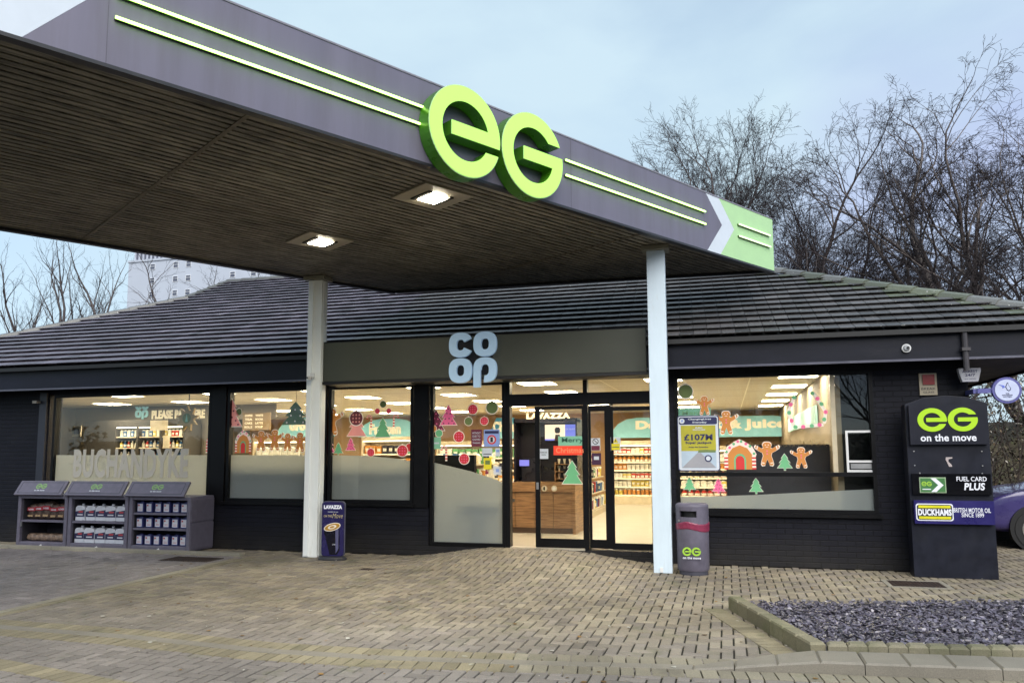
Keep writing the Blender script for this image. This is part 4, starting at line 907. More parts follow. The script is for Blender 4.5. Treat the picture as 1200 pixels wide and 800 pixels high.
# window 2
tree_st(271, 483, 38, pinkp, 'tall soft pink paper tree at the left edge behind the menu board window', maroon); bauble(280, 482.5, 4.5, olive, 'olive paper bauble beside the menu board')
house(285, 517, 26, 31, 'gingerbread house card left of the row of gingerbread men')
ginger_man(306, 516.5, 26, 'gingerbread man next to the house card, first of the row of four'); ginger_man(322, 515.5, 27, 'gingerbread man wearing a red santa hat, second of the row of four')
ginger_man(337, 518, 23, 'gingerbread man third in the row of four'); ginger_man(351.5, 518, 25, 'gingerbread man nearest the column, last of the row of four')
# green hanging tree lantern
t_, c = card('hanging_tree_decoration', 'dark green hanging paper tree with white spots left of the near column', 'hanging decoration', 347, 484, Y=YW+.2)
MB().prism([(x*PXM*31*1.5, y*PXM*31) for x, y in TRB], c, depth=.03).build('tree_shape', paint('deep_green', (.06, .15, .05)), t_); multi(t_, 'spots', [circ(x, y, .04, 8) for x, y in ((0, .15), (-.2, -.1), (.25, -.12), (0, -.35), (-.4, -.4), (.4, -.4))], (c[0], c[1]-.032, c[2]), PXM*31, icing, 0)
MB().tube([(c[0], c[1], c[2]+.19), (c[0], c[1], ZC-.002)], .003, 5).build('string', darkp, t_)
# star lantern, left window
t_, c = card('star_lantern', 'large brown star lantern hanging in the etched window', 'hanging decoration', 221, 490, Y=YW+.25); s_ = PXM*25
st = []
for k in range(18): a_ = pi*k/9; r_ = 1. if k % 2 == 0 else .55; st.append((r_*sin(a_)*.62, r_*cos(a_)*.62))
MB().prism([(x*s_*1.2, y*s_*1.2) for x, y in st], c, depth=.05).build('star', paint('star_brown', (.48, .32, .12)), t_); flat(t_, 'centre_mark', circ(0, 0, .28), (c[0], c[1]-.052, c[2]), s_, olive, 0); flat(t_, 'tree_motif', [(0, .25), (.09, -.2), (-.09, -.2)], (c[0], c[1]-.054, c[2]), s_, mint, 0)
MB().tube([(c[0], c[1], c[2]+.22), (c[0], c[1], ZC-.002)], .008, 6).build('string', darkp, t_)
cane(242.5, 522, 20, 1, 'candy cane at the right end of the etched window')
t_, c = card('wall_logo', 'small green round letter logo on the wall right of the star lantern', 'wall lettering', 237, 489, Y=16.2)
EGW = []
# logo polygons: round e and G
def eg_polys(b=.17, r=.60, c1=.36):
    R = 1.
    def A_(v, q): return math.degrees(asin(v/q))
    e = arc(0, 0, R, R, -A_(b, R), 360-A_(c1, R), 48)+arc(0, 0, r, r, 360-A_(c1, r), A_(b, r), 40)+[(-.40, b), (-.40, -b)]
    G_ = [(x, -y) for x, y in e]
    cc = .42
    g1 = arc(0, 0, R, R, A_(cc, R), 360+A_(b, R), 48)+[(-.32, b), (-.32, -b)]+arc(0, 0, r, r, 360-A_(b, r), A_(cc, r), 40)
    return e, g1
def eg(par, O, R, mat, depth, ux=(1, 0, 0), uz=(0, 0, 1), sx=1.13, mat2=None, nm=('letter_e', 'letter_g')):
    """O = centre between both letters"""
    e, g1 = eg_polys(); O = np.array(O, float); ux_, uz_ = np.array(ux, float), np.array(uz, float); res = []
    for poly, off, n_ in ((e, -1.03*sx, nm[0]), (g1, 1.03*sx, nm[1])):
        res.append(MB().prism([((x*sx+off)*R, y*R) for x, y in poly], O, ux_, uz_, depth).build(n_, mat, par))
    return res
eg(t_, c, .10, pbr('logo_dim', (.15, .3, .05), .5), .01); 
# window 3
ginger_man(388.5, 494, 34, 'large gingerbread man alone just right of the near column'); tree_st(384, 519, 24, pinkc, 'pink paper tree half hidden by the near column', maroon)
bauble(417.5, 490, 9, paint('plum', (.20, .035, .05)), 'plum coloured paper bauble hanging left of the frozen sign', pinkp); tree_st(418, 497, 30, pinkp, 'soft pink paper tree hanging with the plum bauble', None, Y=SYI+.004)
tree_st(396.5, 525.5, 16, greenc, 'small green paper tree on the frost line right of the near column', None, TRF); tree_st(411, 520, 16, pinkc, 'small pink paper tree with dark spots on the frost line', maroon)
bauble(449, 473.5, 4.2, olive, 'small olive bauble at the top above the frozen sign'); bauble(442.3, 481.5, 3.3, redc, 'tiny red checked bauble upper left of the green tree', pinkc); bauble(455.7, 481.5, 3.3, redc, 'tiny red checked bauble upper right of the green tree', pinkc)
cane(435, 494, 18, -1, 'candy cane left of the large green tree'); cane(461.5, 493, 18, 1, 'candy cane right of the large green tree'); tree_st(448.5, 500.5, 25, greenc, 'large green paper tree over the frozen sign', None)
bauble(434.5, 530, 5, redc, 'red checked bauble on the frost line below the frozen sign', pinkc); bauble(471.5, 528, 7, redc, 'big red checked bauble low at the right of the frozen window', pinkc); bauble(480, 524, 5, redc, 'red bauble cut by the window edge behind the big one', None, Y=SYI+.004)
# window 4
tree_st(511, 492, 26, maroon, 'maroon paper tree hanging at the left of the tall window', pinkc, Y=SYI+.004); tree_st(525.5, 486, 25, pinkc, 'pink spotted paper tree on the tall window', darkp)
bauble(554, 479.5, 6, redc, 'red checked bauble at the top of the tall window', pinkc); bauble(576.5, 477.5, 7.3, olive, 'largest olive bauble at the top right of the tall window'); bauble(549, 493.5, 5, olive, 'small olive bauble in the middle of the tall window'); bauble(567.5, 493, 5, redc, 'small red checked bauble right of the small olive one', pinkc)
bauble(514.5, 507.5, 4.5, greenc, 'green bauble under the maroon tree'); bauble(537.8, 511.5, 6.6, redc, 'red checked bauble left of the maroon poster', pinkc); bauble(544, 537.5, 6.3, redc, 'red checked bauble low over the frosted film', pinkc); bauble(508, 502, 4, ginger, 'orange bauble at the left edge of the tall window', None)
cane(523, 531, 19, -1, 'candy cane leaning over the black board on the tall window')
def notice(label, px, py, w_, h, mat, items=(), name='notice', Y=SYI, rim=None, txt=()):
    t_, c = card(name, label, 'notice', px, py, Y=Y); s_ = PXM
    if rim: flat(t_, 'border', rrect(-w_/2-1, -h/2-1, w_/2+1, h/2+1, .8), c, s_, rim, 0)
    flat(t_, 'sheet', [(-w_/2, -h/2), (w_/2, -h/2), (w_/2, h/2), (-w_/2, h/2)], c, s_, mat, 1)
    for k, (nm, pts, mt) in enumerate(items): flat(t_, nm, pts, c, s_, mt, 2+k)
    for s, x, y, tw, th, mt in txt: MB().text(s, (c[0]+x*s_, c[1]-.0075, c[2]+y*s_), tw*s_ if tw else None, th*s_, .001, bold=.012, align='C').build('lettering', mt, t_)
    return t_
def rect(x0, y0, x1, y1): return [(x0, y0), (x1, y0), (x1, y1), (x0, y1)]
notice('pale green notice at the left of the tall window', 511, 519, 13, 15, mint, [('print', rect(-4, -1, 4, 1), paper)])
notice('maroon poster on the tall window left of the blue one', 558.5, 513, 14, 21, maroon, txt=[('WITHOUT', 0, 5, 11, 2.4, paper), ('DUE TO', 0, 1, 10, 2.4, paper), ('COVID', 0, -3, 10, 2.4, paper), ('THANKS', 0, -7, 10, 2, paper)])
notice('blue poster with a red circle on the tall window', 576.3, 513, 20.5, 21, blueq, [('banner', rect(-9, 5.5, 9, 8.8), navy), ('red_disc', circ(0, -2, 5.8), redc), ('white_disc', circ(0, -2, 4.0), paper), ('figure_mark', rect(-1.6, -5, 1.6, 1), darkp)])
notice('white card notice low on the tall window left of a smaller one', 571, 529.5, 13, 10, paper, [('print', rect(-5, -3, 5, -2), darkp)]); notice('small white card notice beside the window frame', 583.3, 529.5, 6, 10, paper, [('print', rect(-2, 0, 2, 3), blueq)])
notice('yellow notice on the tall window above the frost', 571.5, 543, 10, 14, yellowp, [('print', rect(-3, -1, 3, 4), olive)]); notice('square white notice lowest on the tall window', 583, 551, 10, 10, paper, [('print', rect(-2, -2, 2, 2), blueq)])
# door stickers
notice('white notice on the glass of the sliding door', 637.3, 531.5, 11, 12, paper, txt=[('PLEASE USE', 0, 1, 8, 1.6, darkp), ('DOOR', 0, -2, 5, 1.6, darkp)], Y=YW+.02)
t_ = notice('green banner reading Merry on the sliding door', 670, 516.5, 33, 11.5, mint, name='banner_sticker', Y=YW+.02, txt=[('Merry', 1, -3, 26, 7, paint('deep_text', (.02, .12, .08)))])
t_ = notice('red banner reading Christmas on the sliding door', 667, 527.5, 38, 11, paint('bright_red', (.75, .05, .02), .2), name='banner_sticker', Y=YW+.02, txt=[('Christmas', 1, -3, 34, 6.5, paint('salmon', (.8, .22, .1), .2))])
tree_st(670.5, 553, 27, greenc, 'large green paper tree low on the sliding door glass', None, Y=YW+.02)
notice('white no smoking notice with maroon foot on the side light', 698, 520.5, 11, 15, paper, [('ring', circ(0, 3.5, 3.6), darkp), ('ring_centre', circ(0, 3.5, 2.8), paper), ('bar', [(-2.6, 5.6), (-2.0, 6.1), (2.6, 1.4), (2.0, .9)], darkp), ('foot', rect(-5, -7, 5, -1.5), maroon)], Y=YW+.033)
notice('dark maroon notice below the no smoking notice', 699, 537.5, 11, 14, paint('aubergine', (.05, .012, .05)), [('print', rect(-3, -1, 3, 3), paper)], Y=YW+.033)
notice('yellow warning triangle notice on the side screen', 721.5, 520, 11.5, 16, paper, [('triangle', [(-3.2, 1.5), (3.2, 1.5), (0, 7)], yellowp), ('foot', rect(-4.8, -7, 4.8, .5), yellowp), ('mark', rect(-.4, 2.6, .4, 5), darkp), ('print', rect(-4, -4, 4, -3), olive)], Y=YW+.004)
# right window
bauble(803.5, 458.5, 7.8, olive, 'large olive bauble at the top left of the lottery poster window'); ginger_man(825.5, 475, 21, 'small gingerbread man above the lottery poster'); ginger_man(851, 495, 26, 'gingerbread man with red arms right of the lottery poster')
house(867, 532, 36, 34, 'gingerbread house card right of the lottery poster'); ginger_man(899, 531.5, 26, 'tilted gingerbread man between house card and green tree'); ginger_man(939, 536, 22, 'gingerbread man over the dark board right of the green tree'); tree_st(919.5, 541, 18, greenc, 'green paper tree between two gingerbread men', None, TRF)
tree_st(808, 567, 16, greenc, 'small green tree below the transom under the lottery poster', None, TRF); tree_st(842, 569, 17, pinkc, 'small pink spotted tree below the transom', maroon, TRF); tree_st(886, 569, 17, greenc, 'small green tree below the transom right of the pink one', None, TRF)
notice('mint banner reading Merry behind the top of the lottery poster', 812, 487, 40, 18, mint, name='banner_sticker', Y=YW+.075, txt=[('Merry', 1, -1, 26, 7, paint('leaf_text', (.2, .45, .2)))])
notice('orange edge of the Christmas banner behind the lottery poster', 812, 503, 36, 12, paint('bright_red', (.75, .05, .02), .2), name='banner_sticker', Y=YW+.075)
# hexagonal sweet wreath
t_, c = card('sweet_wreath', 'open six sided wreath of white bars with red and green sweets', 'window sticker', 945, 483); s_ = PXM
hx = [(-12, 18), (-19, -2), (-14, -16), (16, -14), (21, 0), (9, 21)]
segs = [((-12, 18), (-19, 0)), ((-19, 0), (-14, -15)), ((-12, -16), (17, -14)), ((18, -13), (20, 0)), ((20, 0), (8, 21))]
multi(t_, 'bar', [[(a[0]-1.8, a[1]), (b[0]-1.8, b[1]), (b[0]+1.8, b[1]+.6), (a[0]+1.8, a[1]+.6)] if abs(a[0]-b[0]) < abs(a[1]-b[1]) else [(a[0], a[1]-1.8), (b[0], b[1]-1.8), (b[0], b[1]+1.8), (a[0], a[1]+1.8)] for a, b in segs], c, s_, icing, 0)
pts = [(-12, 17), (-16, 9), (-18, 0), (-16, -9), (-12, -16), (-4, -16), (5, -15), (13, -14), (18, -8), (20, 0), (16, 9), (12, 15), (7, 21)]
multi(t_, 'sweets_green', [circ(x, y, 2.3, 10) for x, y in pts[::2]], c, s_, greenc, 1); multi(t_, 'sweets_red', [circ(x, y, 2.3, 10) for x, y in pts[1::2]], c, s_, pinkc, 1)
# lottery poster in a snap frame
c = atY(818.5, 519, YW-.03); t_ = thing('lottery_poster', 'framed yellow lottery poster reading £107M Super Jackpot on the right window', 'poster', c); s_ = PXM*.985
def pf(nm, pts, mat, lay): return MB().prism([(x*s_, y*s_) for x, y in pts], (c[0], c[1]-lay*.002, c[2]), depth=.0015).build(nm, mat, t_)
MB().prism([(x*s_, y*s_) for x, y in rrect(-23.5, -32, 23.5, 32, 3)], (c[0], YW-.011, c[2]), depth=.019).build('frame', navy, t_)
pf('border', rrect(-22.5, -31, 22.5, 31, 2.6), paper, .5); pf('header', rrect(-21.5, 21.5, 21.5, 30, 2), navy, 1.4); pf('yellow_panel', rect(-19.5, -9, 19.5, 20.5), pbr('poster_yellow', (.42, .38, .03), .5), 1.4)
pf('road_picture', rect(-19.5, -28.5, 19.5, -9), paint('pale_sky', (.42, .52, .62)), 1.4); pf('road', [(-19, -28), (19, -28), (2.2, -11), (-1.2, -11)], paint('road_grey', (.33, .33, .36)), 2.4); pf('hedge_line', [(-1, -10.6), (19, -10.6), (19, -8.2), (8, -7.4), (0, -8)], olive, 2.6)
pf('seal', circ(10.5, -17.5, 4), navy, 3.4); pf('crest', circ(-18, 25.7, 3), paper, 2.4); pf('seal_centre', circ(10.5, -17.5, 2.6), paper, 4.4); pf('crest_mark', [(-19, 24.5), (-17, 24.8), (-16.8, 27.2), (-18.6, 27)], blueq, 3.4)
def pt(s, x, y, tw, th, mat, al='C'): MB().text(s, (c[0]+x*s_, c[1]-.006, c[2]+y*s_), tw*s_, th*s_, .001, bold=.035, align=al).build('lettering', mat, t_)
pt('ChangingLives', 2, 26.3, 26, 2.4, paper); pt('Everyday', 2, 22.6, 16, 2.4, paper); pt('£107M', 0, 3.2, 32, 7.2, navy); pt('Super Jackpot', 0, -1.4, 29, 3.4, navy); pt('Friday 9th December', 0, -5.6, 22, 1.8, navy); pt('SCRATCHCARDS', 1, 14.6, 14, 1.6, paper); pt('EURO', 1, 16.8, 8, 1.8, paper)
# etched village name
tx0, tx1 = X(84, 540), X(219, 540); tz0, tz1 = Z(150, 560), Z(150, 525.5); frost2 = pbr('frost_letter', (.44, .42, .37), .7, var=.05)
tag(MB().text('BUCHANDYKE', (tx0, YW+.046, tz0), tx1-tx0, tz1-tz0, .003, bold=.04).build('village_name_lettering', frost2), 'frosted BUCHANDYKE lettering across the left window', 'window lettering')

# ------------------------------------------------------------------ shop sign over the entrance
sg = thing('shop_sign', 'long olive grey sign box with raised co-op letters above the entrance', 'shop sign', (-3.6, 10.95, 2.72))
sx0, sx1, sz0, sz1 = -6.13, -1.06, 2.722, 3.34; sy = 10.86
MB().box((sx0, sy, sz0), (sx1, YF-.015, sz1)).build('sign_panel', signgreen, sg, bevel=.004)
MB().box((sx0-.02, sy+.004, sz0-.045), (sx1+.02, YW-.03, sz0-.003)).build('sign_soffit', black, sg)
MB().box((sx0, sy+.004, sz1+.002), (sx1, YF+.3, sz1+.015)).build('top_flashing', dark, sg)
la, lb = atY(526, 445, sy-.05), atY(582, 390, sy-.05); c = atY(554, 418.5, sy-.05); s_ = (lb[0]-la[0])/2.02
blue_l = pbr('letter_pale_blue', (.42, .60, .80), .35, var=.02, emit=(.42, .6, .8), es=.08)
for q in coop(MB, (c[0], sy-.012, c[2]), s_, .05): q.build('letter', blue_l, sg, bevel=.003)
MB().box((c[0]-s_*.8, sy-.011, c[2]-s_*.7), (c[0]+s_*.8, sy-.001, c[2]+s_*.7)).build('letter_mount', dark, sg)

# ------------------------------------------------------------------ forecourt canopy
dd = np.array([sin(TH), cos(TH), 0]); nn = np.array([cos(TH), -sin(TH), 0]); up = np.array([0, 0, 1.]); A0 = atZ(904, 318, 4.42)
def CN(s, n_, z): return A0+dd*s+nn*n_+up*(z-4.42)
cp = thing('forecourt_canopy', 'long grey forecourt canopy with green end panels and glowing green lines', 'canopy', CN(-8, -2.6, 4.42))
SL = -17.; ZB, ZTp = 4.42, 5.25; NB = -5.25; SE = .674
def cbox(s0, s1, n0, n1, z0, z1, mb): return mb.obox(CN(s0, n0, z0), dd*(s1-s0), nn*(n1-n0), up*(z1-z0))
m = MB(); nb = 52; pw = (0-NB)/nb
for i in range(nb):
    n0 = NB+i*pw; e0_, e1_ = n0*SE-.03, (n0+pw)*SE-.03; z_ = ZB+.012
    a_, b_, c_, d_ = CN(SL, n0+.015, z_), CN(e0_, n0+.015, z_), CN(e1_, n0+pw-.015, z_), CN(SL, n0+pw-.015, z_)
    m.add([a_, b_, c_, d_]+[q+up*.03 for q in (a_, b_, c_, d_)], [(0, 1, 2, 3)[::-1], (0, 1, 5, 4), (1, 2, 6, 5), (2, 3, 7, 6), (3, 0, 4, 7)])
sof = m.build('soffit', soffm, cp)
m = MB(); m.add([CN(SL, NB, ZB+.05), CN(NB*SE, NB, ZB+.05), CN(0, 0, ZB+.05), CN(SL, 0, ZB+.05)], [(0, 1, 2, 3)]); m.build('soffit_void', black, cp)
m = MB()
for s_ in (-14.3, -11.4, -8.52, -3.2): 
    n_lo = max(NB, s_/SE) if s_ > NB*SE else NB
    cbox(s_-.02, s_+.02, n_lo, 0, ZB+.004, ZB+.011, m)
cbox(SL, -3.6, -2.64, -2.60, ZB+.004, ZB+.0115, m)
m.build('joint_strip', pbr('joint_strip', (.14, .12, .085), .6, var=.3), sof)
m = MB(); m.add([CN(SL, NB, 4.95), CN(NB*SE, NB, 4.95), CN(0, 0, 4.95), CN(SL, 0, 4.95)]+[CN(SL, NB, 5.0), CN(NB*SE, NB, 5.0), CN(0, 0, 5.0), CN(SL, 0, 5.0)], [(3, 2, 1, 0), (4, 5, 6, 7)]); m.build('canopy_roof', dark, cp)
def fa(poly, mat, nm, off=0., depth=.04): return MB().prism(poly, CN(0, off, 0)-up*0+up*0, dd, up, depth).build(nm, mat, cp)
# fascia panels lie in the plane n = 0, (s, z)
Oz = CN(0, 0, 0)
def fp(pts, nm, mat, off=0, dep=.05): return MB().prism(pts, Oz+nn*off, dd, up, dep).build(nm, mat, cp)
zm = 4.86
fp([(-10.18, ZB), (-1.88, ZB), (-1.48, zm), (-1.88, ZTp), (-10.18, ZTp), (-9.79, zm)], 'fascia_panel', grey)
fp([(-1.878, ZB), (-1.54, ZB), (-1.15, zm), (-1.54, ZTp), (-1.878, ZTp), (-1.478, zm)], 'chevron', chevw)
fp([(-1.538, ZB), (0, ZB), (0, ZTp), (-1.538, ZTp), (-1.148, zm)], 'fascia_panel', chevg)
fp([(-10.52, ZB), (-10.182, ZB), (-9.792, zm), (-10.182, ZTp), (-10.52, ZTp), (-10.13, zm)], 'chevron', chevw)
fp([(-12.1, ZB), (-10.522, ZB), (-10.132, zm), (-10.522, ZTp), (-12.1, ZTp)], 'fascia_panel', chevg)
fp([(SL, ZB), (-12.102, ZB), (-12.102, ZTp), (SL, ZTp)], 'fascia_panel', grey)
m = MB(); ed = CN(NB*SE, NB, ZB)-CN(0, 0, ZB); m.obox(CN(0, 0, ZB)+ed*.001, ed*.998, -dd*.05, up*(ZTp-ZB)); m.build('end_fascia', grey, cp)
m = MB(); cbox(SL, NB*SE, NB-.05, NB-.001, ZB, ZTp, m); cbox(SL-.05, SL-.001, NB-.05, .05, ZB, ZTp, m); m.build('rear_fascia', grey, cp)
m = MB(); cbox(SL, -.01, -.03, .055, ZB-.03, ZB-.002, m); cbox(SL, NB*SE-.02, NB-.06, NB+.03, ZB-.03, ZB-.002, m); m.obox(CN(-.03, -.02, ZB-.03), ed*.985, -dd*.08, up*.028); m.build('edge_trim', pbr('edge_trim', (.02, .02, .025), .4), cp)
m = MB(); cbox(SL, 0, -.01, .056, ZTp+.001, ZTp+.018, m); m.build('top_trim', pbr('top_trim', (.22, .21, .26), .4), cp)
for s0, s1 in ((-9.62, -6.84), (-4.82, -1.95), (-1.06, -.14)):
    for z_ in (4.955, 4.775):
        m = MB(); cbox(s0, s1, .075, .09, z_-.0085, z_+.0085, m); m.build('light_strip', strip if s0 < -2 else emis('strip_end', (.75, 1., .55), .9), cp)
        m = MB(); cbox(s0, s1, .052, .0745, z_-.012, z_+.012, m); m.build('strip_channel', pbr('strip_channel', (.05, .10, .03), .4), cp)
for s_ in (-13.5, -9.66, -4.7): cbox(s_-.002, s_+.002, .0501, .0515, ZB+.002, ZTp-.002, MB()).build('panel_joint', pbr('joint_dark', (.09, .085, .11), .6), cp)
# big letters
Rl = .468; ze = 4.78
e_, g_ = eg_polys(b=.155, r=.66, c1=.33)
for poly, sc_, zz in ((e_, -6.425, ze+.005), (g_, -5.482, ze+.01)):
    off = .10
    P = [(x*Rl*.985, y*Rl) for x, y in poly]
    body = MB().prism(P, CN(sc_, .06, zz), dd, up, .155).build('logo_letter', eg_side, cp)
    Pf = [(x*Rl*.970, y*Rl*.985) for x, y in poly]
    MB().prism(P, CN(sc_, .2155, zz), dd, up, .006).build('letter_rim', pbr('rim_pale', (.45, .62, .35), .4), body)
    MB().prism(Pf, CN(sc_, .2220, zz), dd, up, .004).build('letter_face', eg_face, body)
# lamps in the soffit
lampm = emis('lamp_lit', (1., .93, .72), 30.)
def lamp_lab(i): return ['square canopy downlight near the front edge below the big letters', 'square canopy downlight farther back above the left column'][i]
for i, (s_, n_) in enumerate(((-6.14, -.715), (-6.17, -3.155))):
    o_ = CN(s_, n_, ZB); t_ = thing('canopy_downlight', lamp_lab(i), 'downlight', o_, group='downlights in the canopy soffit'); h_ = .325
    mm = pbr('lamp_plate', (.45, .40, .31), .5)
    m = MB()
    def lb(s0, s1, n0, n1, z0, z1, m): return m.obox(CN(s_+s0, n_+n0, ZB+z0), dd*(s1-s0), nn*(n1-n0), up*(z1-z0))
    lb(-h_, h_, -h_, h_, -.012, .010, m); m.build('plate', mm, t_)
    m = MB(); lb(-.17, -.12, -.17, .17, -.03, -.013, m); lb(.12, .17, -.17, .17, -.03, -.013, m); m.build('louvre', pbr('louvre', (.05, .045, .035), .5), t_)
    m = MB(); lb(-.115, .115, -.115, .115, -.035, -.0135, m); m.build('lamp_glass', lampm, t_)
    ld = bpy.data.lights.new('downlight', 'SPOT'); ld.energy = 85; ld.color = (1, .90, .68); ld.spot_size = radians(150); ld.spot_blend = .8; ld.shadow_soft_size = .12
    lo = bpy.data.objects.new('downlight_beam', ld); COL.objects.link(lo); lo.location = CN(s_, n_, ZB-.06); lo.parent = None
# columns
colm2 = pbr('column_paint_lightened', (.90, .93, .93), .4, var=.06, scale=2, dirt=((.55, .56, .5), 1.6, .6, .85), stretch=(3, 3, .6))  # same column paint, lightened to make up for the left column's shade
def column(x0, x1, y0, y1, label, first):
    t_ = thing('canopy_column', label, 'column', ((x0+x1)/2, (y0+y1)/2, 0))
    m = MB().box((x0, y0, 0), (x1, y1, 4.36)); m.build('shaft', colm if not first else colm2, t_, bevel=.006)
    MB().box((x0-.06, y0-.06, 4.362), (x1+.06, y1+.06, 4.419)).build('cap_plate', pbr('cap_plate', (.30, .29, .24), .5), t_)
    return t_
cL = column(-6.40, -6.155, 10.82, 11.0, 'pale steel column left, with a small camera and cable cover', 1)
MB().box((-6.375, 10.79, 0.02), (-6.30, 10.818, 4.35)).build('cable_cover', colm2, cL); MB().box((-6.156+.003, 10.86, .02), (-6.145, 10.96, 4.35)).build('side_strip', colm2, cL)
MB().box((-6.15, 10.80, 3.33), (-6.05, 10.96, 4.35)).build('side_cover', pbr('side_cover', (.35, .33, .26), .5), cL) if False else None
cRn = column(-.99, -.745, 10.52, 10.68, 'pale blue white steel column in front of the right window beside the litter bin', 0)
MB().box((-.905, 10.505, .012), (-.865, 10.518, .075)).build('socket_cover', white, cRn)
c = atY(363, 441.5, 10.76); t_ = thing('security_camera', 'small white dome camera fixed low on the left column', 'security camera', c)
MB().box((c[0]-.0, 10.775, c[2]-.01), (c[0]+.07, 10.789, c[2]+.06)).build('bracket', white, t_); MB().lathe([(.001, -.05), (.03, -.045), (.045, -.02), (.045, .01), (.02, .02)], (c[0]+.02, 10.725, c[2]), 16).build('dome', white, t_, smooth=True); MB().lathe([(.001, -.012), (.02, 0), (.001, .012)], (c[0]+.0, 10.685, c[2]-.02), 12).build('lens', black, t_)
c = atY(1062, 408, YF-.02); t_ = thing('dome_camera', 'round white dome camera on the dark fascia at the right', 'security camera', c)
MB().tube([(c[0], YF-.001, c[2]), (c[0], YF-.04, c[2])], .055, 20).build('base', white, t_); MB().tube([(c[0], YF-.041, c[2]), (c[0], YF-.065, c[2])], [.045, .03], 20).build('dome', pbr('dome_grey', (.35, .36, .38), .2), t_); MB().tube([(c[0]+.01, YF-.066, c[2]), (c[0]+.01, YF-.075, c[2])], .018, 12).build('lens', black, t_)
c = atY(43, 471, 11.35); t_ = thing('floodlight', 'small pale floodlight under the eaves at the far left', 'floodlight', c)
MB().box((c[0]-.05, 11.3, c[2]-.025), (c[0]+.05, 11.4, c[2]+.025)).build('lamp_body', pbr('flood', (.35, .32, .27), .5), t_); MB().box((c[0]-.012, 11.401, c[2]-.01), (c[0]+.012, 11.448, c[2]+.01)).build('arm', dark, t_)

# ------------------------------------------------------------------ price sign cabinet (angled totem panel beside the wall)
tp = thing('sign_cabinet', 'tall dark sign cabinet with green logo light box by the shop corner', 'sign cabinet', (2.72, 10.98, 0))
tm = pbr('totem_navy', (.0075, .009, .018), .42, var=.3, spec=.3, dirt=((.014, .015, .02), 2.5, .5, .8))
x0, x1 = 2.24, 3.19
MB().prism([(x0, .0), (x1, .0), (x1, 2.19), ((x0+x1)/2+.25, 2.27), ((x0+x1)/2, 2.295), ((x0+x1)/2-.25, 2.27), (x0, 2.19)], (0, 11.2, 0), depth=.23).build('cabinet', tm, tp, bevel=.004)
MB().box((x0+.03, 10.90, 1.67), (x1-.03, 10.968, 2.17)).build('logo_panel', pbr('totem_panel', (.010, .011, .020), .38, var=.1, spec=.3), tp)
ec = atY(1110, 491.5, 10.9); eg(tp, (ec[0], 10.899, ec[2]), .150, limep, .006)
a, b = atY(1079, 517, 10.9), atY(1144, 509, 10.9); MB().text('on the move', (a[0], 10.899, a[2]), b[0]-a[0], b[2]-a[2]+.012, .005, bold=.02).build('lettering', whitel, tp)
MB().box((x0+.03, 10.92, 1.04), (x1-.03, 10.968, 1.30)).build('fuel_card_panel', pbr('gloss_black', (.005, .005, .007), .12), tp)
a, b = atY(1078, 577, 10.92), atY(1108, 559, 10.92)
MB().box((a[0], 10.915, a[2]), (b[0], 10.919, b[2])).build('badge_border', pbr('badge_border', (.3, .4, .25), .4), tp); gw = b[0]-a[0]; gh = b[2]-a[2]
MB().box((a[0]+.012, 10.911, a[2]+.012), (b[0]-.012, 10.9145, b[2]-.012)).build('badge', pbr('badge_green', (.05, .17, .05), .4), tp)
MB().prism([(gw*.42, .012), (gw*.62, .012), (gw*.9, gh/2), (gw*.62, gh-.012), (gw*.42, gh-.012), (gw*.70, gh/2)], (a[0], 10.9105, a[2]), depth=.003).build('chevron', whitel, tp)
eg(tp, (a[0]+gw*.27, 10.9105, a[2]+gh*.58), gh*.15, limepaint, .003, sx=1.)
MB().box((a[0]+gw*.1, 10.908, a[2]+gh*.2), (a[0]+gw*.42, 10.9105, a[2]+gh*.26)).build('badge_strap', whitel, tp)
a, b = atY(1121, 563.5, 10.92), atY(1156, 559, 10.92); MB().text('FUEL CARD', (a[0], 10.919, a[2]), b[0]-a[0], b[2]-a[2]+.008, .003, bold=.01).build('lettering', whitel, tp)
a, b = atY(1130, 574, 10.92), atY(1154, 565.5, 10.92); MB().text('PLUS', (a[0], 10.919, a[2]), b[0]-a[0], b[2]-a[2], .003, bold=.03, shear=.15).build('lettering', whitel, tp)
MB().box((x0+.03, 10.90, .675), (x1-.02, 10.968, .965)).build('motor_oil_panel', pbr('panel_blue', (.018, .014, .11), .3), tp)
a, b = atY(1074, 609.5, 10.9), atY(1116.5, 590, 10.9); gw = b[0]-a[0]; gh = b[2]-a[2]
for q, (ins, mt) in enumerate(((0, whitel), (.012, darkp))): MB().prism(rrect(ins, ins, gw-ins, gh-ins, .03), (a[0], 10.899-q*.003, a[2]), depth=.002).build('badge_border', mt, tp)
MB().box((a[0]+.03, 10.890, a[2]+.022), (b[0]-.03, 10.8925, a[2]+.055)).box((a[0]+.03, 10.890, b[2]-.055), (b[0]-.03, 10.8925, b[2]-.022)).build('badge_stripe', pbr('badge_yellow', (.62, .58, .01), .4), tp)
MB().text('DUCKHAMS', (a[0]+.022, 10.890, a[2]+.066), gw-.044, gh-.132, .003, bold=.045).build('lettering', whitel, tp)
a, b = atY(1117.5, 600, 10.9), atY(1161, 596, 10.9); MB().text('BRITISH MOTOR OIL', (a[0], 10.899, a[2]), b[0]-a[0], b[2]-a[2]+.008, .003, bold=.008).build('lettering', whitel, tp)
a, b = atY(1127, 605.5, 10.9), atY(1153, 601.5, 10.9); MB().text('SINCE 1899', (a[0], 10.899, a[2]), b[0]-a[0], b[2]-a[2]+.006, .003, bold=.008).build('lettering', whitel, tp)
m = MB()
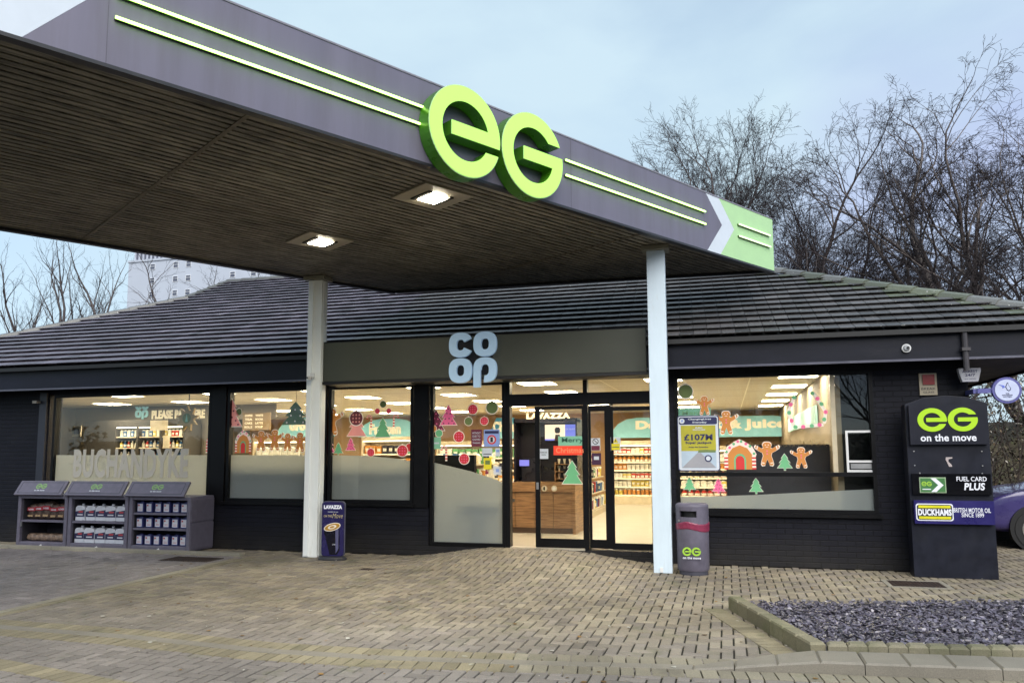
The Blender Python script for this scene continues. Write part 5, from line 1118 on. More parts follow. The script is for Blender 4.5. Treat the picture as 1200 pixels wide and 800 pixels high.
for px, py in ((1071, 528.5), (1150.5, 528.5), (1072, 545), (1151.5, 545.5), (1078, 554), (1151, 554.5)):
    q = atY(px, py, 10.96); m.tube([(q[0], 10.969, q[2]), (q[0], 10.955, q[2])], .008, 8)
m.build('fixing_screw', steel, tp)
q = atY(1112, 541, 10.96); MB().prism([(x*.06, y*.06) for x, y in ((-.5, 1), (.7, 1), (.7, .75), (0, .6), (-.1, .1), (.5, -.6), (.6, -1), (0, -1), (-.3, -.2), (-.6, .5))], (q[0], 10.968, q[2]), depth=.006).build('torn_sticker', pbr('torn', (.42, .36, .36), .6), tp)
# plates on the corner
a, b = atY(1078, 463, YW-.02), atY(1097, 437, YW-.02); t_ = thing('alarm_plate', 'cream call point plate with a red square above the sign cabinet', 'alarm plate', a)
MB().box((a[0], YW-.03, a[2]), (b[0], YW-.002, b[2])).build('plate', pbr('plate_cream', (.42, .36, .26), .5), t_); MB().box((a[0]+.04, YW-.05, a[2]+.14), (b[0]-.03, YW-.031, b[2]-.02)).build('red_box', pbr('alarm_red', (.25, .01, .012), .4), t_)
MB().text('BREAK', (a[0]+.02, YW-.031, a[2]+.07), b[0]-a[0]-.04, .03, .002).text('GLASS', (a[0]+.04, YW-.031, a[2]+.025), b[0]-a[0]-.08, .025, .002).build('lettering', darkp, t_)
c = atY(1137, 439, 11.2); t_ = thing('alarm_box', 'white alarm bell box with dark lettering hanging under the eaves', 'alarm box', c)
MB().prism([(x*.13, y*.1) for x, y in ((-1, .9), (1, .9), (1, .5), (.72, -.9), (-.72, -.9), (-1, .5))], (c[0], 11.3, c[2]), depth=.09).build('case', pbr('alarm_white', (.42, .42, .46), .4), t_, bevel=.006)
MB().text('ARREST', (c[0], 11.208, c[2]+.03), .18, .035, .002, align='C', bold=.02).text('24/7', (c[0], 11.208, c[2]-.02), .12, .035, .002, align='C', bold=.02).text('0141 204 0101', (c[0], 11.208, c[2]-.06), .13, .015, .002, align='C').build('lettering', navy, t_); MB().box((c[0]-.05, 11.302, c[2]-.04), (c[0]+.05, YW-.001, c[2]+.05)).build('bracket', dark, t_)
# round projecting lottery sign
c = atY(1180, 457, 11.05); t_ = thing('round_lottery_sign', 'round white projecting sign with purple rim at the shop corner', 'projecting sign', c)
Rr = float(atY(1197.5, 457, 11.05)[0]-c[0])*1.0
MB().tube([(c[0], c[1]+.06, c[2]), (c[0], c[1], c[2])], Rr, 40).build('rim', pbr('lottery_purple', (.10, .10, .30), .35), t_); MB().tube([(c[0], c[1]-.001, c[2]), (c[0], c[1]-.008, c[2])], Rr*.82, 40).build('face', pbr('lottery_white', (.42, .46, .62), .4, emit=(.42, .46, .62), es=.12), t_)
fs = Rr
m = MB(); P2 = [(-.05, .0), (-.12, .12), (-.05, .28), (.02, .45), (.10, .46), (.12, .3), (.16, .18), (.26, .05), (.24, -.12), (.1, -.2), (-.02, -.12)]
m.prism([(x*fs, y*fs) for x, y in P2], (c[0], c[1]-.009, c[2]+.02), depth=.002).build('emblem_outline', navy, t_); MB().prism([((x*.72+.02)*fs, (y*.78+.02)*fs) for x, y in P2], (c[0], c[1]-.0115, c[2]+.02), depth=.0015).build('emblem_fill', pbr('lottery_white', (.42, .46, .62), .4), t_)
MB().prism([(x*fs, y*fs) for x, y in ((-.55, .32), (-.2, .25), (-.12, .1), (-.3, .02), (-.32, .17))], (c[0], c[1]-.009, c[2]+.02), depth=.002).build('emblem_blue', pbr('emblem_blue', (.12, .17, .6), .4), t_)
MB().text('THE', (c[0], c[1]-.009, c[2]-.30*fs), .08*fs*3, .08*fs, .002, align='C', bold=.02).text('NATIONAL', (c[0], c[1]-.009, c[2]-.42*fs), .72*fs, .09*fs, .002, align='C', bold=.02).text('LOTTERY', (c[0], c[1]-.009, c[2]-.55*fs), .6*fs, .09*fs, .002, align='C', bold=.02).build('lettering', navy, t_)
MB().box((XR-.0+.001, c[1]+.02, c[2]-.03), (c[0]-Rr*.9, c[1]+.05, c[2]+.03)).box((XR-.04, c[1]+.0501, c[2]-.03), (XR, YW-.001, c[2]+.03)).build('bracket', pbr('lottery_purple', (.10, .10, .30), .35), t_)

# ------------------------------------------------------------------ litter bin
bx, by = -.475, 10.57
bn = thing('litter_bin', 'grey round litter bin with green logo beside the right column', 'litter bin', (bx, by, 0))
r_ = .205
prof = [(r_*.93, .05), (r_, .08), (r_*1.02, .62)]
MB().lathe(prof, (bx, by, 0), 40, sy=.9).build('body', plast, bn, smooth=True)
MB().lathe([(r_*.9, 0), (r_*.9, .05)], (bx, by, 0), 40, sy=.9).build('base_ring', pbr('bin_base', (.05, .05, .07), .5), bn)
m = MB(); n_ = 40; a0 = -pi/2-.75; a1 = -pi/2-.02+.2
# hood with a real slot: two wall sections and a cap
def hood(z0, z1, skipslot):
    V, F2 = [], []
    for k in range(n_+1):
        a_ = 2*pi*k/n_
        for rr_, zz in ((r_*1.03, z0), (r_*1.05, z1), (r_*.95, z1), (r_*.93, z0)): V.append((bx+rr_*cos(a_), by+rr_*.9*sin(a_), zz))
    for k in range(n_):
        am = (2*pi*(k+.5)/n_+pi) % (2*pi)-pi
        if skipslot and -2.35 < am < -1.25: continue
        for q in range(4): F2.append((k*4+q, (k+1)*4+q, (k+1)*4+(q+1) % 4, k*4+(q+1) % 4))
    m.add(V, F2)
hood(.63, .745, False); hood(.745, .825, True); hood(.825, .88, False)
m.build('hood', plast, bn); MB().lathe([(r_*1.05, .88), (r_*1.02, .905), (r_*.9, .92), (.01, .925)], (bx, by, 0), 40, sy=.9).build('lid', plast, bn, smooth=True)
MB().lathe([(r_*.9, .64), (r_*.9, .87)], (bx, by+.02, 0), 30, sy=.8).build('inner_liner', black, bn)
m = MB(); rb_ = random.Random(4); V = []; n2 = 60
for k in range(n2):
    a_ = 2*pi*k/n2; w1_ = .018*sin(a_*3+1)+rb_.uniform(-.004, .004)
    for rr_, zz in ((1.035, .67), (1.06, .655), (1.05, .60), (1.03, .585)): V.append((bx+r_*(rr_+rb_.uniform(0, .02))*cos(a_), by+r_*.9*(rr_+rb_.uniform(0, .02))*sin(a_), zz+w1_*(1 if zz > .62 else .5)-(.03*max(0, cos(a_)) if zz < .62 else 0)))
m.add(V, [(k*4+q, ((k+1) % n2)*4+q, ((k+1) % n2)*4+q+1, k*4+q+1) for k in range(n2) for q in range(3)]); m.build('bin_liner', pbr('liner_red', (.22, .03, .07), .3, var=.3), bn)
eg(bn, (bx-.01, by-r_*.9*1.04-.004, .31), .055, limepaint, .006, sx=1.05)
MB().text('on the move', (bx-.01, by-r_*.9*1.04-.004, .215), .23, .032, .006, align='C', bold=.02).build('lettering', whitel, bn)
MB().tube([(bx-.16, by-r_*.62, .70), (bx-.165, by-r_*.66-.012, .70)], .012, 10).build('lock', steel, bn)

# ------------------------------------------------------------------ pavement sign with the coffee cup
ps = thing('pavement_sign', 'navy coffee sign with a cup picture standing at the left column', 'pavement sign', (-5.82, 10.72, 0))
rot = .12; ux = np.array([cos(rot), sin(rot), 0]); PO = np.array([-5.82, 10.70, .0])
navp = pbr('sign_navy', (.022, .018, .095), .25, var=.15)
hw = .175; hh_ = .86
MB().prism(rrect(-hw, .05, hw, hh_, .05), PO-np.cross(ux, up)*.02, ux, up, .03).build('panel', navp, ps, bevel=.004)
MB().prism(rrect(-hw-.012, .04, hw+.012, hh_+.012, .055), PO-np.cross(ux, up)*.035, ux, up, .014).build('panel_edge', pbr('edge_grey', (.10, .10, .14), .4), ps)
MB().lathe([(.23, 0), (.23, .02), (.2, .045), (.1, .05)], (PO[0], PO[1], 0), 32, sy=.65).build('base', pbr('base_rubber', (.03, .03, .035), .5), ps)
fn = np.cross(ux, up); FO = PO+fn*.0105
def pst(s, x, z, w_, h, mat, bold=.04, shear=0, nm='lettering'): MB().text(s, FO+ux*x+up*z, w_, h, .002, ux, up, bold=bold, align='C', shear=shear).build(nm, mat, ps)
pst('LAVAZZA', 0, .755, .29, .058, whitel, .07); pst('COFFEE TO GO', 0, .705, .16, .012, whitel, .0); pst('ON THE', -.08, .632, .13, .034, pbr('gold_print', (.5, .42, .25), .4), .02); pst('Move', .075, .618, .17, .072, pbr('gold_print', (.5, .42, .25), .4), .0, .3)
m = MB(); m.prism([(x*.01, z*.01) for x, z in ((-14.0, 42), (11, 49), (11.5, 14), (7.5, 7.2), (-4, 7.2))], FO, ux, up, .002); m.build('cup', pbr('cup_navy', (.004, .004, .014), .25), ps)
m = MB(); m.prism([(x*.01, z*.01) for x, z in ((4.5, 46), (9.5, 48), (9.8, 16), (5.5, 9))], FO+fn*.0025, ux, up, .001); m.build('cup_sheen', pbr('cup_sheen', (.11, .11, .22), .3), ps)
def ell(cx, cz, a_, b_, ang, n=28): return [(cx+a_*cos(t2)*cos(ang)-b_*sin(t2)*sin(ang), cz+a_*cos(t2)*sin(ang)+b_*sin(t2)*cos(ang)) for t2 in [2*pi*k/n for k in range(n)]]
for q, (nm, a_, b_, mt) in enumerate((('cup_rim', .135, .058, icing), ('coffee_surface', .122, .047, pbr('coffee_orange', (.5, .27, .03), .4)), ('milk_foam', .07, .028, icing), ('foam_heart', .04, .014, pbr('coffee_orange', (.5, .27, .03), .4)))):
    MB().prism(ell(-.005, .485, a_, b_, .25), FO+fn*(.004+.0018*q), ux, up, .0015).build(nm, mt, ps)
pst('LAVAZZA', .045, .215, .09, .02, whitel, .04)

# ------------------------------------------------------------------ display cabinets with stock
YC0, YC1 = 10.80, 11.40
cabs = [(-12.42, -11.10), (-11.07, -9.72), (-9.69, -8.53)]
xs_c = [float(atY(px, 640, YC0)[0]) for px in (18, 76.5, 77.5, 148, 149, 221.5)]
cabs = [(xs_c[0], xs_c[1]), (xs_c[2], xs_c[3]), (xs_c[4], xs_c[5])]
cz = .90
cdesc = ['grey display cabinet holding wrapped logs and coal, at the far left', 'grey display cabinet of white bottles between two others', 'grey display cabinet of blue tins nearest the shop window pillar']
cdk = pbr('cabinet_inside', (.035, .033, .042), .6)
def cabinet(i):
    x0, x1 = cabs[i]; t_ = thing('display_cabinet', cdesc[i], 'display cabinet', ((x0+x1)/2, (YC0+YC1)/2, 0), group='display cabinets outside the shop')
    th = .07
    m = MB().box((x0, YC0, 0.02), (x0+th, YC1, cz)).box((x1-th, YC0, .02), (x1, YC1, cz)).box((x0+th, YC0, .02), (x1-th, YC1, .10)).box((x0+th, YC0, cz-.06), (x1-th, YC1, cz)).box((x0+th, YC1-.03, .10), (x1-th, YC1, cz-.06))
    m.build('body', plast, t_, bevel=.012)
    if i == 2: MB().box((x1+.001, YC0+.02, .49), (x1+.012, YC1-.01, cz-.04)).box((x1+.001, YC0+.02, .05), (x1+.012, YC1-.01, .46)).build('side_panel', plast, t_, bevel=.006)
    MB().box((x0+th+.002, YC0+.05, .101), (x0+th+.012, YC1-.031, cz-.061)).box((x1-th-.012, YC0+.05, .101), (x1-th-.002, YC1-.031, cz-.061)).box((x0+th+.012, YC1-.042, .101), (x1-th-.012, YC1-.031, cz-.061)).build('lining', cdk, t_)
    sh = {0: [.46], 1: [.46], 2: [.37, .62]}[i]
    for z_ in sh: MB().box((x0+th+.013, YC0+.015, z_-.02), (x1-th-.013, YC1-.044, z_+.012)).build('shelf', plast, t_)
    # raised lid used as a sign
    lid = thing; a_ = np.array([x0-.05, YC0-.06, cz+.012]); b_ = np.array([x1-.10, YC0-.06, cz+.012]); v_ = np.array([0, .16, .235]); uxx = (b_-a_)/np.linalg.norm(b_-a_); vz = v_/np.linalg.norm(v_); nrm = np.cross(uxx, vz)
    Lw = float(np.linalg.norm(b_-a_)); Lh = float(np.linalg.norm(v_))
    ld_ = MB().obox(a_-nrm*.04, b_-a_, v_, nrm*.04).build('lid', plast, t_, bevel=.006)
    MB().band([(.06, .035), (Lw-.06, .035), (Lw-.06, Lh-.035), (.06, Lh-.035)], [(.068, .043), (Lw-.068, .043), (Lw-.068, Lh-.043), (.068, Lh-.043)], a_+nrm*.001, uxx, vz, .002, True).build('lid_line', pbr('lid_line', (.03, .03, .04), .5), ld_)
    cc = a_+uxx*Lw*.5+vz*Lh*.60+nrm*.001
    eg(ld_, cc, .05, pbr('lid_lime', (.20, .36, .12), .5), .003, uxx, vz)
    MB().text('on the move', cc-vz*.095, .22, .03, .002, uxx, vz, bold=.02, align='C').build('lettering', paper, ld_)
    m = MB().box((x0+.3, YC0+.02, cz+.001), (x0+.36, YC0+.08, cz+.03)).box((x1-.36, YC0+.02, cz+.001), (x1-.3, YC0+.08, cz+.03)); m.build('hinge', black, t_)
    hx = (x0+x1)/2; MB().tube([(hx-.03, YC0-.012, .02), (hx+.03, YC0-.012, .055)], .013, 8).build('padlock', white, t_)
    if i == 0:
        MB().box((x0+th+.015, YC0+.0, .36), (x0+th+.03, YC0+.014, .44)).build('latch', steel, t_)
for i in range(3): cabinet(i)
# tins in the right cabinet, 3 rows of 6
blu = pbr('tin_blue', (.035, .04, .15), .4); lab_w = pbr('label_white', (.55, .56, .62), .5)
def tin():
    t_ = thing('oil_tin', 'x', 'tin', (0, 0, 0), group='blue tins in the right display cabinet')
    MB().box((-.063, -.05, 0), (.063, .05, .16)).build('tin_body', blu, t_, world=False, bevel=.008); MB().box((-.048, -.0525, .02), (.048, -.0505, .145)).build('label', lab_w, t_, world=False)
    MB().box((-.04, -.0545, .105), (-.01, -.0527, .13)).box((-.03, -.0545, .04), (.035, -.0527, .046)).box((-.03, -.0545, .06), (.035, -.0527, .064)).build('label_print', pbr('label_red', (.4, .05, .06), .5), t_, world=False)
    MB().box((-.02, -.015, .161), (.04, .015, .178)).build('tin_handle', blu, t_, world=False); return t_
T0 = None; x0, x1 = cabs[2]
ordn = ['first', 'second', 'third', 'fourth', 'fifth', 'sixth']
for rI, zz in enumerate((.101, .383, .633)):
    for k in range(6):
        x = x0+.07+.10+k*(x1-x0-.14-.20)/5; lab = 'blue tin with white label, %s from the left on the %s shelf' % (ordn[k], ['bottom', 'middle', 'top'][rI])
        if T0 is None: T0 = tin(); q = T0; q.location = (x, YC0+.12, zz); q['label'] = lab
        else: q = dup(T0, (x, YC0+.12+rp.uniform(-.01, .01), zz), label=lab, rz=rp.uniform(-.05, .05))
# white bottles in the middle cabinet, 2 rows of 5
def jug():
    t_ = thing('screenwash_bottle', 'x', 'bottle', (0, 0, 0), group='white bottles in the middle display cabinet'); jw = pbr('jug_white', (.52, .54, .60), .4)
    m = MB().prism([(-.1, 0), (.1, 0), (.1, .19), (.085, .235), (.03, .255), (-.07, .255), (-.1, .22)], (0, .07, 0), depth=.14); m.build('bottle_body', jw, t_, world=False, bevel=.012)
    MB().prism([(-.095, .07), (.095, .07), (.095, .19), (-.095, .16)], (0, -.0705, 0), depth=.002).build('label', pbr('label_navy', (.025, .025, .07), .4), t_, world=False)
    MB().prism([(-.03, .14), (.06, .14), (.07, .165), (-.02, .17)], (0, -.073, 0), depth=.0015).build('label_print', pbr('label_red', (.4, .05, .06), .5), t_, world=False)
    MB().box((-.05, -.0745, .095), (.06, -.073, .115)).build('label_text', lab_w, t_, world=False)
    MB().lathe([(.022, .256), (.022, .285)], (.0, 0, 0), 10).build('cap', jw, t_, world=False); return t_
J0 = None; x0, x1 = cabs[1]
for rI, zz in enumerate((.101, .473)):
    for k in range(5):
        x = x0+.07+.13+k*(x1-x0-.14-.25)/4; lab = 'white screenwash bottle, %s from the left on the %s shelf' % (ordn[k], ['lower', 'upper'][rI])
        if J0 is None: J0 = jug(); J0.location = (x, YC0+.13, zz); J0['label'] = lab
        else: dup(J0, (x, YC0+.13+rp.uniform(-.015, .01), zz), label=lab, rz=rp.uniform(-.12, .12))
# bags in the left cabinet
def bag(i, x, z, w_, h, lie, lab):
    t_ = thing('fuel_bag', lab, 'bag', (x, YC0+.2, z), group='bags in the left display cabinet'); rb2 = random.Random(i)
    bm = bmesh.new(); bmesh.ops.create_icosphere(bm, subdivisions=3, radius=1.)
    for v in bm.verts:
        p = v.co; k = 1/max(abs(p.x), abs(p.y), abs(p.z))**.55; n_ = sin(p.x*7+i)*sin(p.z*9+i*2)*.06; v.co = Vector((p.x*k*w_/2, p.y*k*.10, p.z*k*h/2+h/2*1.0))*(1+n_)
    mn = min(v.co.z for v in bm.verts)
    for v in bm.verts: v.co.z -= mn
    me = bpy.data.meshes.new('sack'); bm.to_mesh(me); bm.free(); me.materials.append(BAGM[i % 2]); o = bpy.data.objects.new('sack', me); COL.objects.link(o); o.parent = t_
    me.polygons.foreach_set('use_smooth', [True]*len(me.polygons))
    if not lie:
        MB().box((-w_*.34, -.118, h*.55), (w_*.34, -.108, h*.78)).build('bag_band', pbr('bag_red', (.30, .02, .03), .4), t_, world=False); MB().text('LOGS', (0, -.119, h*.6), w_*.45, h*.1, .002, align='C', bold=.04).build('lettering', lab_w, t_, world=False); MB().box((-w_*.3, -.115, h*.18), (w_*.15, -.107, h*.3)).build('bag_patch', pbr('bag_patch', (.32, .22, .12), .5), t_, world=False)
BAGM = [pbr('bag_dark', (.07, .045, .035), .35, var=.8, scale=14, bump=.6, bscale=30), pbr('bag_log', (.16, .11, .08), .4, var=.8, scale=16, bump=.6, bscale=30)]
x0, x1 = cabs[0]
for k in range(5): bag(k*2, x0+.07+.14+k*(x1-x0-.14-.28)/4, .473, .24, .27+.02*(k % 3), False, 'dark bag of logs with red band, %s from the left on the upper shelf' % ordn[k])
for k in range(4): bag(k*2+1, x0+.07+.16+k*(x1-x0-.14-.32)/3, .101, .28, .13, True, 'flat pale bag lying on the cabinet floor, %s from the left' % ordn[k])

# ------------------------------------------------------------------ tower block
YT = 105.
tb = thing('tower_block', 'pale rendered tower block behind the roof at the left', 'tower block', (float(atY(150, 330, YT)[0])+15, YT+8, 0))
tx = float(atY(150, 330, YT)[0]); tz = float(atY(200, 304, YT)[2])
rend = pbr('tower_render', (.42, .46, .54), .8, var=.05, scale=.2)
MB().box((tx, YT, 0), (tx+30, YT+16, tz)).build('wall', rend, tb); MB().box((tx-.15, YT-.15, tz+.003), (tx+30.15, YT+16.15, tz+.35)).build('parapet', rend, tb)
pm = MB(); zt2 = float(atY(200, 290, YT)[2]); MB().box((tx+.6, YT+.6, tz+.353), (tx+29.4, YT+15.4, zt2)).build('plant_room', pbr('plant_room', (.10, .11, .15), .6), tb)
for k in range(36): pm.box((tx+.7+k*.8, YT+.45, tz+.36), (tx+1.0+k*.8, YT+.598, zt2-.1))
pm.build('roof_cladding', pbr('cladding_pale', (.42, .44, .52), .6), tb)
tgl = pbr('tower_glass', (.09, .10, .14), .15); tfr = pbr('tower_frame', (.7, .72, .76), .5); tps = pbr('tower_spandrel', (.33, .36, .42), .6)
cols_ = [float(atY(px, 330, YT)[0]) for px in (178.5, 205.5, 220.5)]; cols_ += [cols_[1]+k*(cols_[2]-cols_[0]) for k in (1.55, 2.1, 2.6)]
rz0 = float(atY(200, 311, YT)[2]); rdz = rz0-float(atY(200, 327.3, YT)[2])
w0 = None
for xx in cols_:
    for k in range(11):
        zz = rz0-k*rdz; 
        m = MB(); ww, wh = .50, .50
        for a in ((-ww, -wh, ww, -wh+.07), (-ww, wh-.07, ww, wh), (-ww, -wh+.07, -ww+.07, wh-.07), (ww-.07, -wh+.07, ww, wh-.07), (-ww+.07, .05, ww-.07, .11)): m.box((a[0], -.08, a[1]), (a[2], -.003, a[3]))
        if w0 is None:
            w0 = m.build('window', tfr, tb, world=False); w0g = MB().box((-.45, -.05, -.45), (.45, -.004, .45)).build('pane', tgl, w0, world=False); wr = w0; rx, ry, rz2 = tx+15, YT+8, 0
            w0.location = (xx-rx, YT-ry, zz)
        else:
            c1 = w0.copy(); COL.objects.link(c1); c1.parent = tb; c1.location = (xx-rx, YT-ry, zz); c2 = w0g.copy(); COL.objects.link(c2); c2.parent = c1

# ------------------------------------------------------------------ bare winter trees
def fast_mesh(name, groups, mat, parent, smooth=False):
    """groups: list of (P (M,k,3), R (M,k), sides); all tubes in one mesh, made with arrays"""
    VV, LL, off = [], [], 0
    for P, R, n in groups:
        M_, k = R.shape; T = np.empty_like(P); T[:, 1:-1] = P[:, 2:]-P[:, :-2]; T[:, 0] = P[:, 1]-P[:, 0]; T[:, -1] = P[:, -1]-P[:, -2]
        T /= np.linalg.norm(T, axis=2, keepdims=True)+1e-9; ref = np.where(np.abs(T[:, :1, 2:3]) < .8, np.array([0, 0, 1.]), np.array([1., 0, 0])); ref = np.broadcast_to(ref, T.shape)
        A = np.cross(T, ref); A /= np.linalg.norm(A, axis=2, keepdims=True)+1e-9; B_ = np.cross(T, A); an = np.arange(n)*2*pi/n
        V = P[:, :, None, :]+R[:, :, None, None]*(A[:, :, None, :]*np.cos(an)[None, None, :, None]+B_[:, :, None, :]*np.sin(an)[None, None, :, None])
        idx = np.arange(M_*k*n).reshape(M_, k, n)+off; i0 = idx[:, :-1]; i1 = idx[:, 1:]; j0 = np.roll(i0, -1, 2); j1 = np.roll(i1, -1, 2)
        LL.append(np.stack([i0, j0, j1, i1], -1).reshape(-1, 4)); VV.append(V.reshape(-1, 3)); off += M_*k*n
    V = np.concatenate(VV).astype(np.float32); Q = np.concatenate(LL).astype(np.int32); me = bpy.data.meshes.new(name)
    me.vertices.add(len(V)); me.vertices.foreach_set('co', V.ravel()); me.loops.add(Q.size); me.loops.foreach_set('vertex_index', Q.ravel()); me.polygons.add(len(Q)); me.polygons.foreach_set('loop_start', np.arange(0, Q.size, 4, dtype=np.int32))
    if smooth: me.polygons.foreach_set('use_smooth', np.ones(len(Q), bool))
    me.update(calc_edges=True); me.materials.append(mat); o = bpy.data.objects.new(name, me); COL.objects.link(o); o.parent = parent; return o, len(Q)
def bare_tree(name, label, cat, base, height, seed, mat, stems=1, spread=.5, twigs=1.0, up_=.25, droop=0., trunk_r=None, group=None, first=.28, levels=5, rk=1.):
    g_ = np.random.default_rng(seed); R0 = (trunk_r or height*.016)*rk; N_ = lambda v: v/(np.linalg.norm(v, axis=-1, keepdims=True)+1e-9)
    sa = 2*pi*np.arange(stems)/stems+g_.random(stems); ln = 0. if stems == 1 else .22
    p = np.stack([np.cos(sa)*.15*(stems > 1), np.sin(sa)*.15*(stems > 1), np.full(stems, -.1)], 1)
    d = N_(np.stack([np.cos(sa)*ln+g_.normal(0, .04, stems), np.sin(sa)*ln+g_.normal(0, .04, stems), np.ones(stems)], 1))
    Ln = height*(.54+.08*g_.random(stems)); r = np.full(stems, R0*(1 if stems == 1 else .75)); out = []
    for lvl in range(levels+1):
        M_ = len(p); ns = 5 if lvl < 2 else (4 if lvl == 2 else 3); P = [p]; R = [r]; q = p; dv = d; D = []
        for k in range(ns):
            dv = N_(dv+g_.normal(0, 1, (M_, 3))*np.array([1, 1, .7])*(.10+.05*lvl)+np.array([0, 0, up_ if lvl < 4 else -droop])*.35)
            q = q+dv*(Ln/ns)[:, None]; P.append(q); D.append(dv); R.append(np.maximum(r*(1-.62*(k+1)/ns), .0045))
        P = np.stack(P, 1); R = np.stack(R, 1); D = np.stack(D, 1); out.append((P, R, 8 if lvl == 0 else (5 if lvl < 3 else 3)))
        if lvl == levels: break
        nk = max(2., [10, 6, 4, 4, 3, 3][lvl]*twigs); cnt = np.maximum(1, np.round(nk*(.75+.5*g_.random(M_)))).astype(int); own = np.repeat(np.arange(M_), cnt); K = len(own)
        f = g_.random(K)*(1-first)+first if lvl == 0 else .2+.8*g_.random(K); ii = np.minimum(ns-1, (f*ns).astype(int)); w_ = f*ns-ii
        o_ = P[own, ii]*(1-w_)[:, None]+P[own, ii+1]*w_[:, None]; r2 = R[own, ii]*(1-w_)+R[own, ii+1]*w_; d0 = D[own, ii]
        ax = N_(np.cross(d0, g_.normal(0, 1, (K, 3)))); an = spread*(.75+.6*g_.random(K)); nd = d0*np.cos(an)[:, None]+ax*np.sin(an)[:, None]
        l2 = Ln[own]*(.62-.28*f*(1 if lvl == 0 else .6))*(.8+.4*g_.random(K))
        p = np.concatenate([o_, q]); d = np.concatenate([nd, dv]); Ln = np.concatenate([l2, Ln*.45]); r = np.concatenate([np.maximum(r2*.6, .005), R[:, -1]])
    t_ = thing(name, label, cat, base, group=group); a1 = fast_mesh('trunk', out[:1], mat, t_, True); a2 = fast_mesh('branches', out[1:3], mat, t_); a3 = fast_mesh('twigs', out[3:], twigm, a2[0])
    print('tree', label[:30], a1[1]+a2[1]+a3[1]); return t_
G_ = 'bare trees behind the shop'
def tp_(px, Y): return (float(atY(px, 500, Y)[0]), Y, 0)
bare_tree('bare_tree', 'slim bare tree at the left, tallest of the three near the tower block', 'tree', tp_(52, 34), 14.5, 3, barkm, rk=1.25, stems=2, spread=.42, twigs=.62, up_=.5, group=G_, levels=4)
bare_tree('bare_tree', 'bare tree with upright forks just left of the tower block', 'tree', tp_(98, 33), 14.2, 8, barkm, rk=1.25, stems=3, spread=.4, twigs=.55, up_=.5, group=G_, levels=4)
bare_tree('bare_tree', 'low leaning bare tree at the left picture edge', 'tree', tp_(-12, 34), 12.0, 15, barkm, rk=1.25, stems=2, spread=.5, twigs=.6, up_=.2, group=G_, levels=4)
bare_tree('bare_tree', 'bare spreading tree in front of the right side of the tower block', 'tree', tp_(262, 36), 14.2, 23, barkm, rk=1.25, stems=2, spread=.6, twigs=.7, up_=.15, group=G_, levels=4)
bare_tree('bare_tree', 'small bare tree behind the left part of the roof ridge', 'tree', tp_(335, 38), 13.8, 27, barkm, rk=1.25, stems=2, spread=.6, twigs=.7, up_=.15, group=G_, levels=4)
bare_tree('bare_tree', 'bare tree rising behind the end of the grey fascia', 'tree', tp_(862, 31), 15.0, 31, barkm, stems=3, spread=.48, twigs=1.0, up_=.3, group=G_)
bare_tree('bare_tree', 'dense bare tree behind the green canopy panel', 'tree', tp_(925, 30), 14.2, 37, barkm, stems=3, spread=.6, twigs=.9, up_=.16, group=G_)
bare_tree('bare_tree', 'low twiggy bare tree between the canopy end and the tall birch', 'tree', tp_(975, 27), 8.8, 44, barkm, stems=3, spread=.65, twigs=.8, up_=.12, group=G_)
bare_tree('birch_tree', 'tall pale trunked birch with fine drooping twigs at the right', 'tree', tp_(1108, 25), 15.2, 52, birchm, stems=1, spread=.56, twigs=1.02, up_=.2, droop=.3, group=G_)
bare_tree('birch_tree', 'second birch with drooping twigs at the right picture edge', 'tree', tp_(1215, 25), 13.6, 58, birchm, stems=2, spread=.56, twigs=.86, up_=.18, droop=.3, group=G_)
bare_tree('bare_tree', 'many stemmed dark tree under the tall birch', 'tree', tp_(1065, 24), 9.8, 66, barkm, stems=4, spread=.6, twigs=.75, up_=.15, group=G_)
# bank of undergrowth and hedge at the right, beyond the parked car
ug = MB(); ru = random.Random(9)
for i in range(30000):
    x = ru.uniform(3.5, 13); y = ru.uniform(17.6, 21.5); z = ru.random()**1.15*3.9; s_ = ru.uniform(.018, .05); a_, b_ = ru.uniform(0, 6.28), ru.uniform(-1.2, 1.2)
    if (i // 40) % 3 == 0 and z > 2.6: continue
    v = ru.gauss(1, .35); col = ru.choice([(.10, .07, .04), (.07, .075, .03), (.15, .10, .055), (.05, .05, .025), (.40, .36, .32)] if ru.random() < .45 else [(.05, .05, .028), (.07, .055, .035)]); col = tuple(max(.005, q*v) for q in col)
    p = np.array([x, y, z]); u_ = np.array([cos(a_)*cos(b_), sin(a_)*cos(b_), sin(b_)])*s_; w_ = np.array([-sin(a_), cos(a_), ru.uniform(-.5, .5)])*s_*.6
    ug.add([p-u_, p+w_, p+u_, p-w_], [(0, 1, 2, 3)], col)
for i in range(160):
    x = ru.uniform(3.5, 15); y = ru.uniform(17.8, 21); p = np.array([x, y, 0.]); P = [p]; d = np.array([ru.gauss(0, .25), ru.gauss(0, .2), 1.])
    for k in range(6): d = d+np.array([ru.gauss(0, .22), ru.gauss(0, .2), 0]); P.append(P[-1]+d/np.linalg.norm(d)*ru.uniform(.5, .8))
    ug.tube(P, [.016, .014, .012, .010, .008, .006, .004], 4, False, (.06, .045, .04))
tag(ug.build('undergrowth', mat_attr('undergrowth', .8, .1, 5.)), 'tangled brown and green winter undergrowth behind the parked car', 'undergrowth', kind='stuff')
bk = MB(); bx_ = [(x, 22.5+sin(x)*.5, 0) for x in np.arange(2, 26, 1.)]
bk.add([q for x, y, z in bx_ for q in ((x, y-1.5, 0), (x, y, 2.0+.4*sin(x*1.7)), (x, y+6, 2.5))], [(3*i, 3*i+3, 3*i+4, 3*i+1) for i in range(len(bx_)-1)]+[(3*i+1, 3*i+4, 3*i+5, 3*i+2) for i in range(len(bx_)-1)])
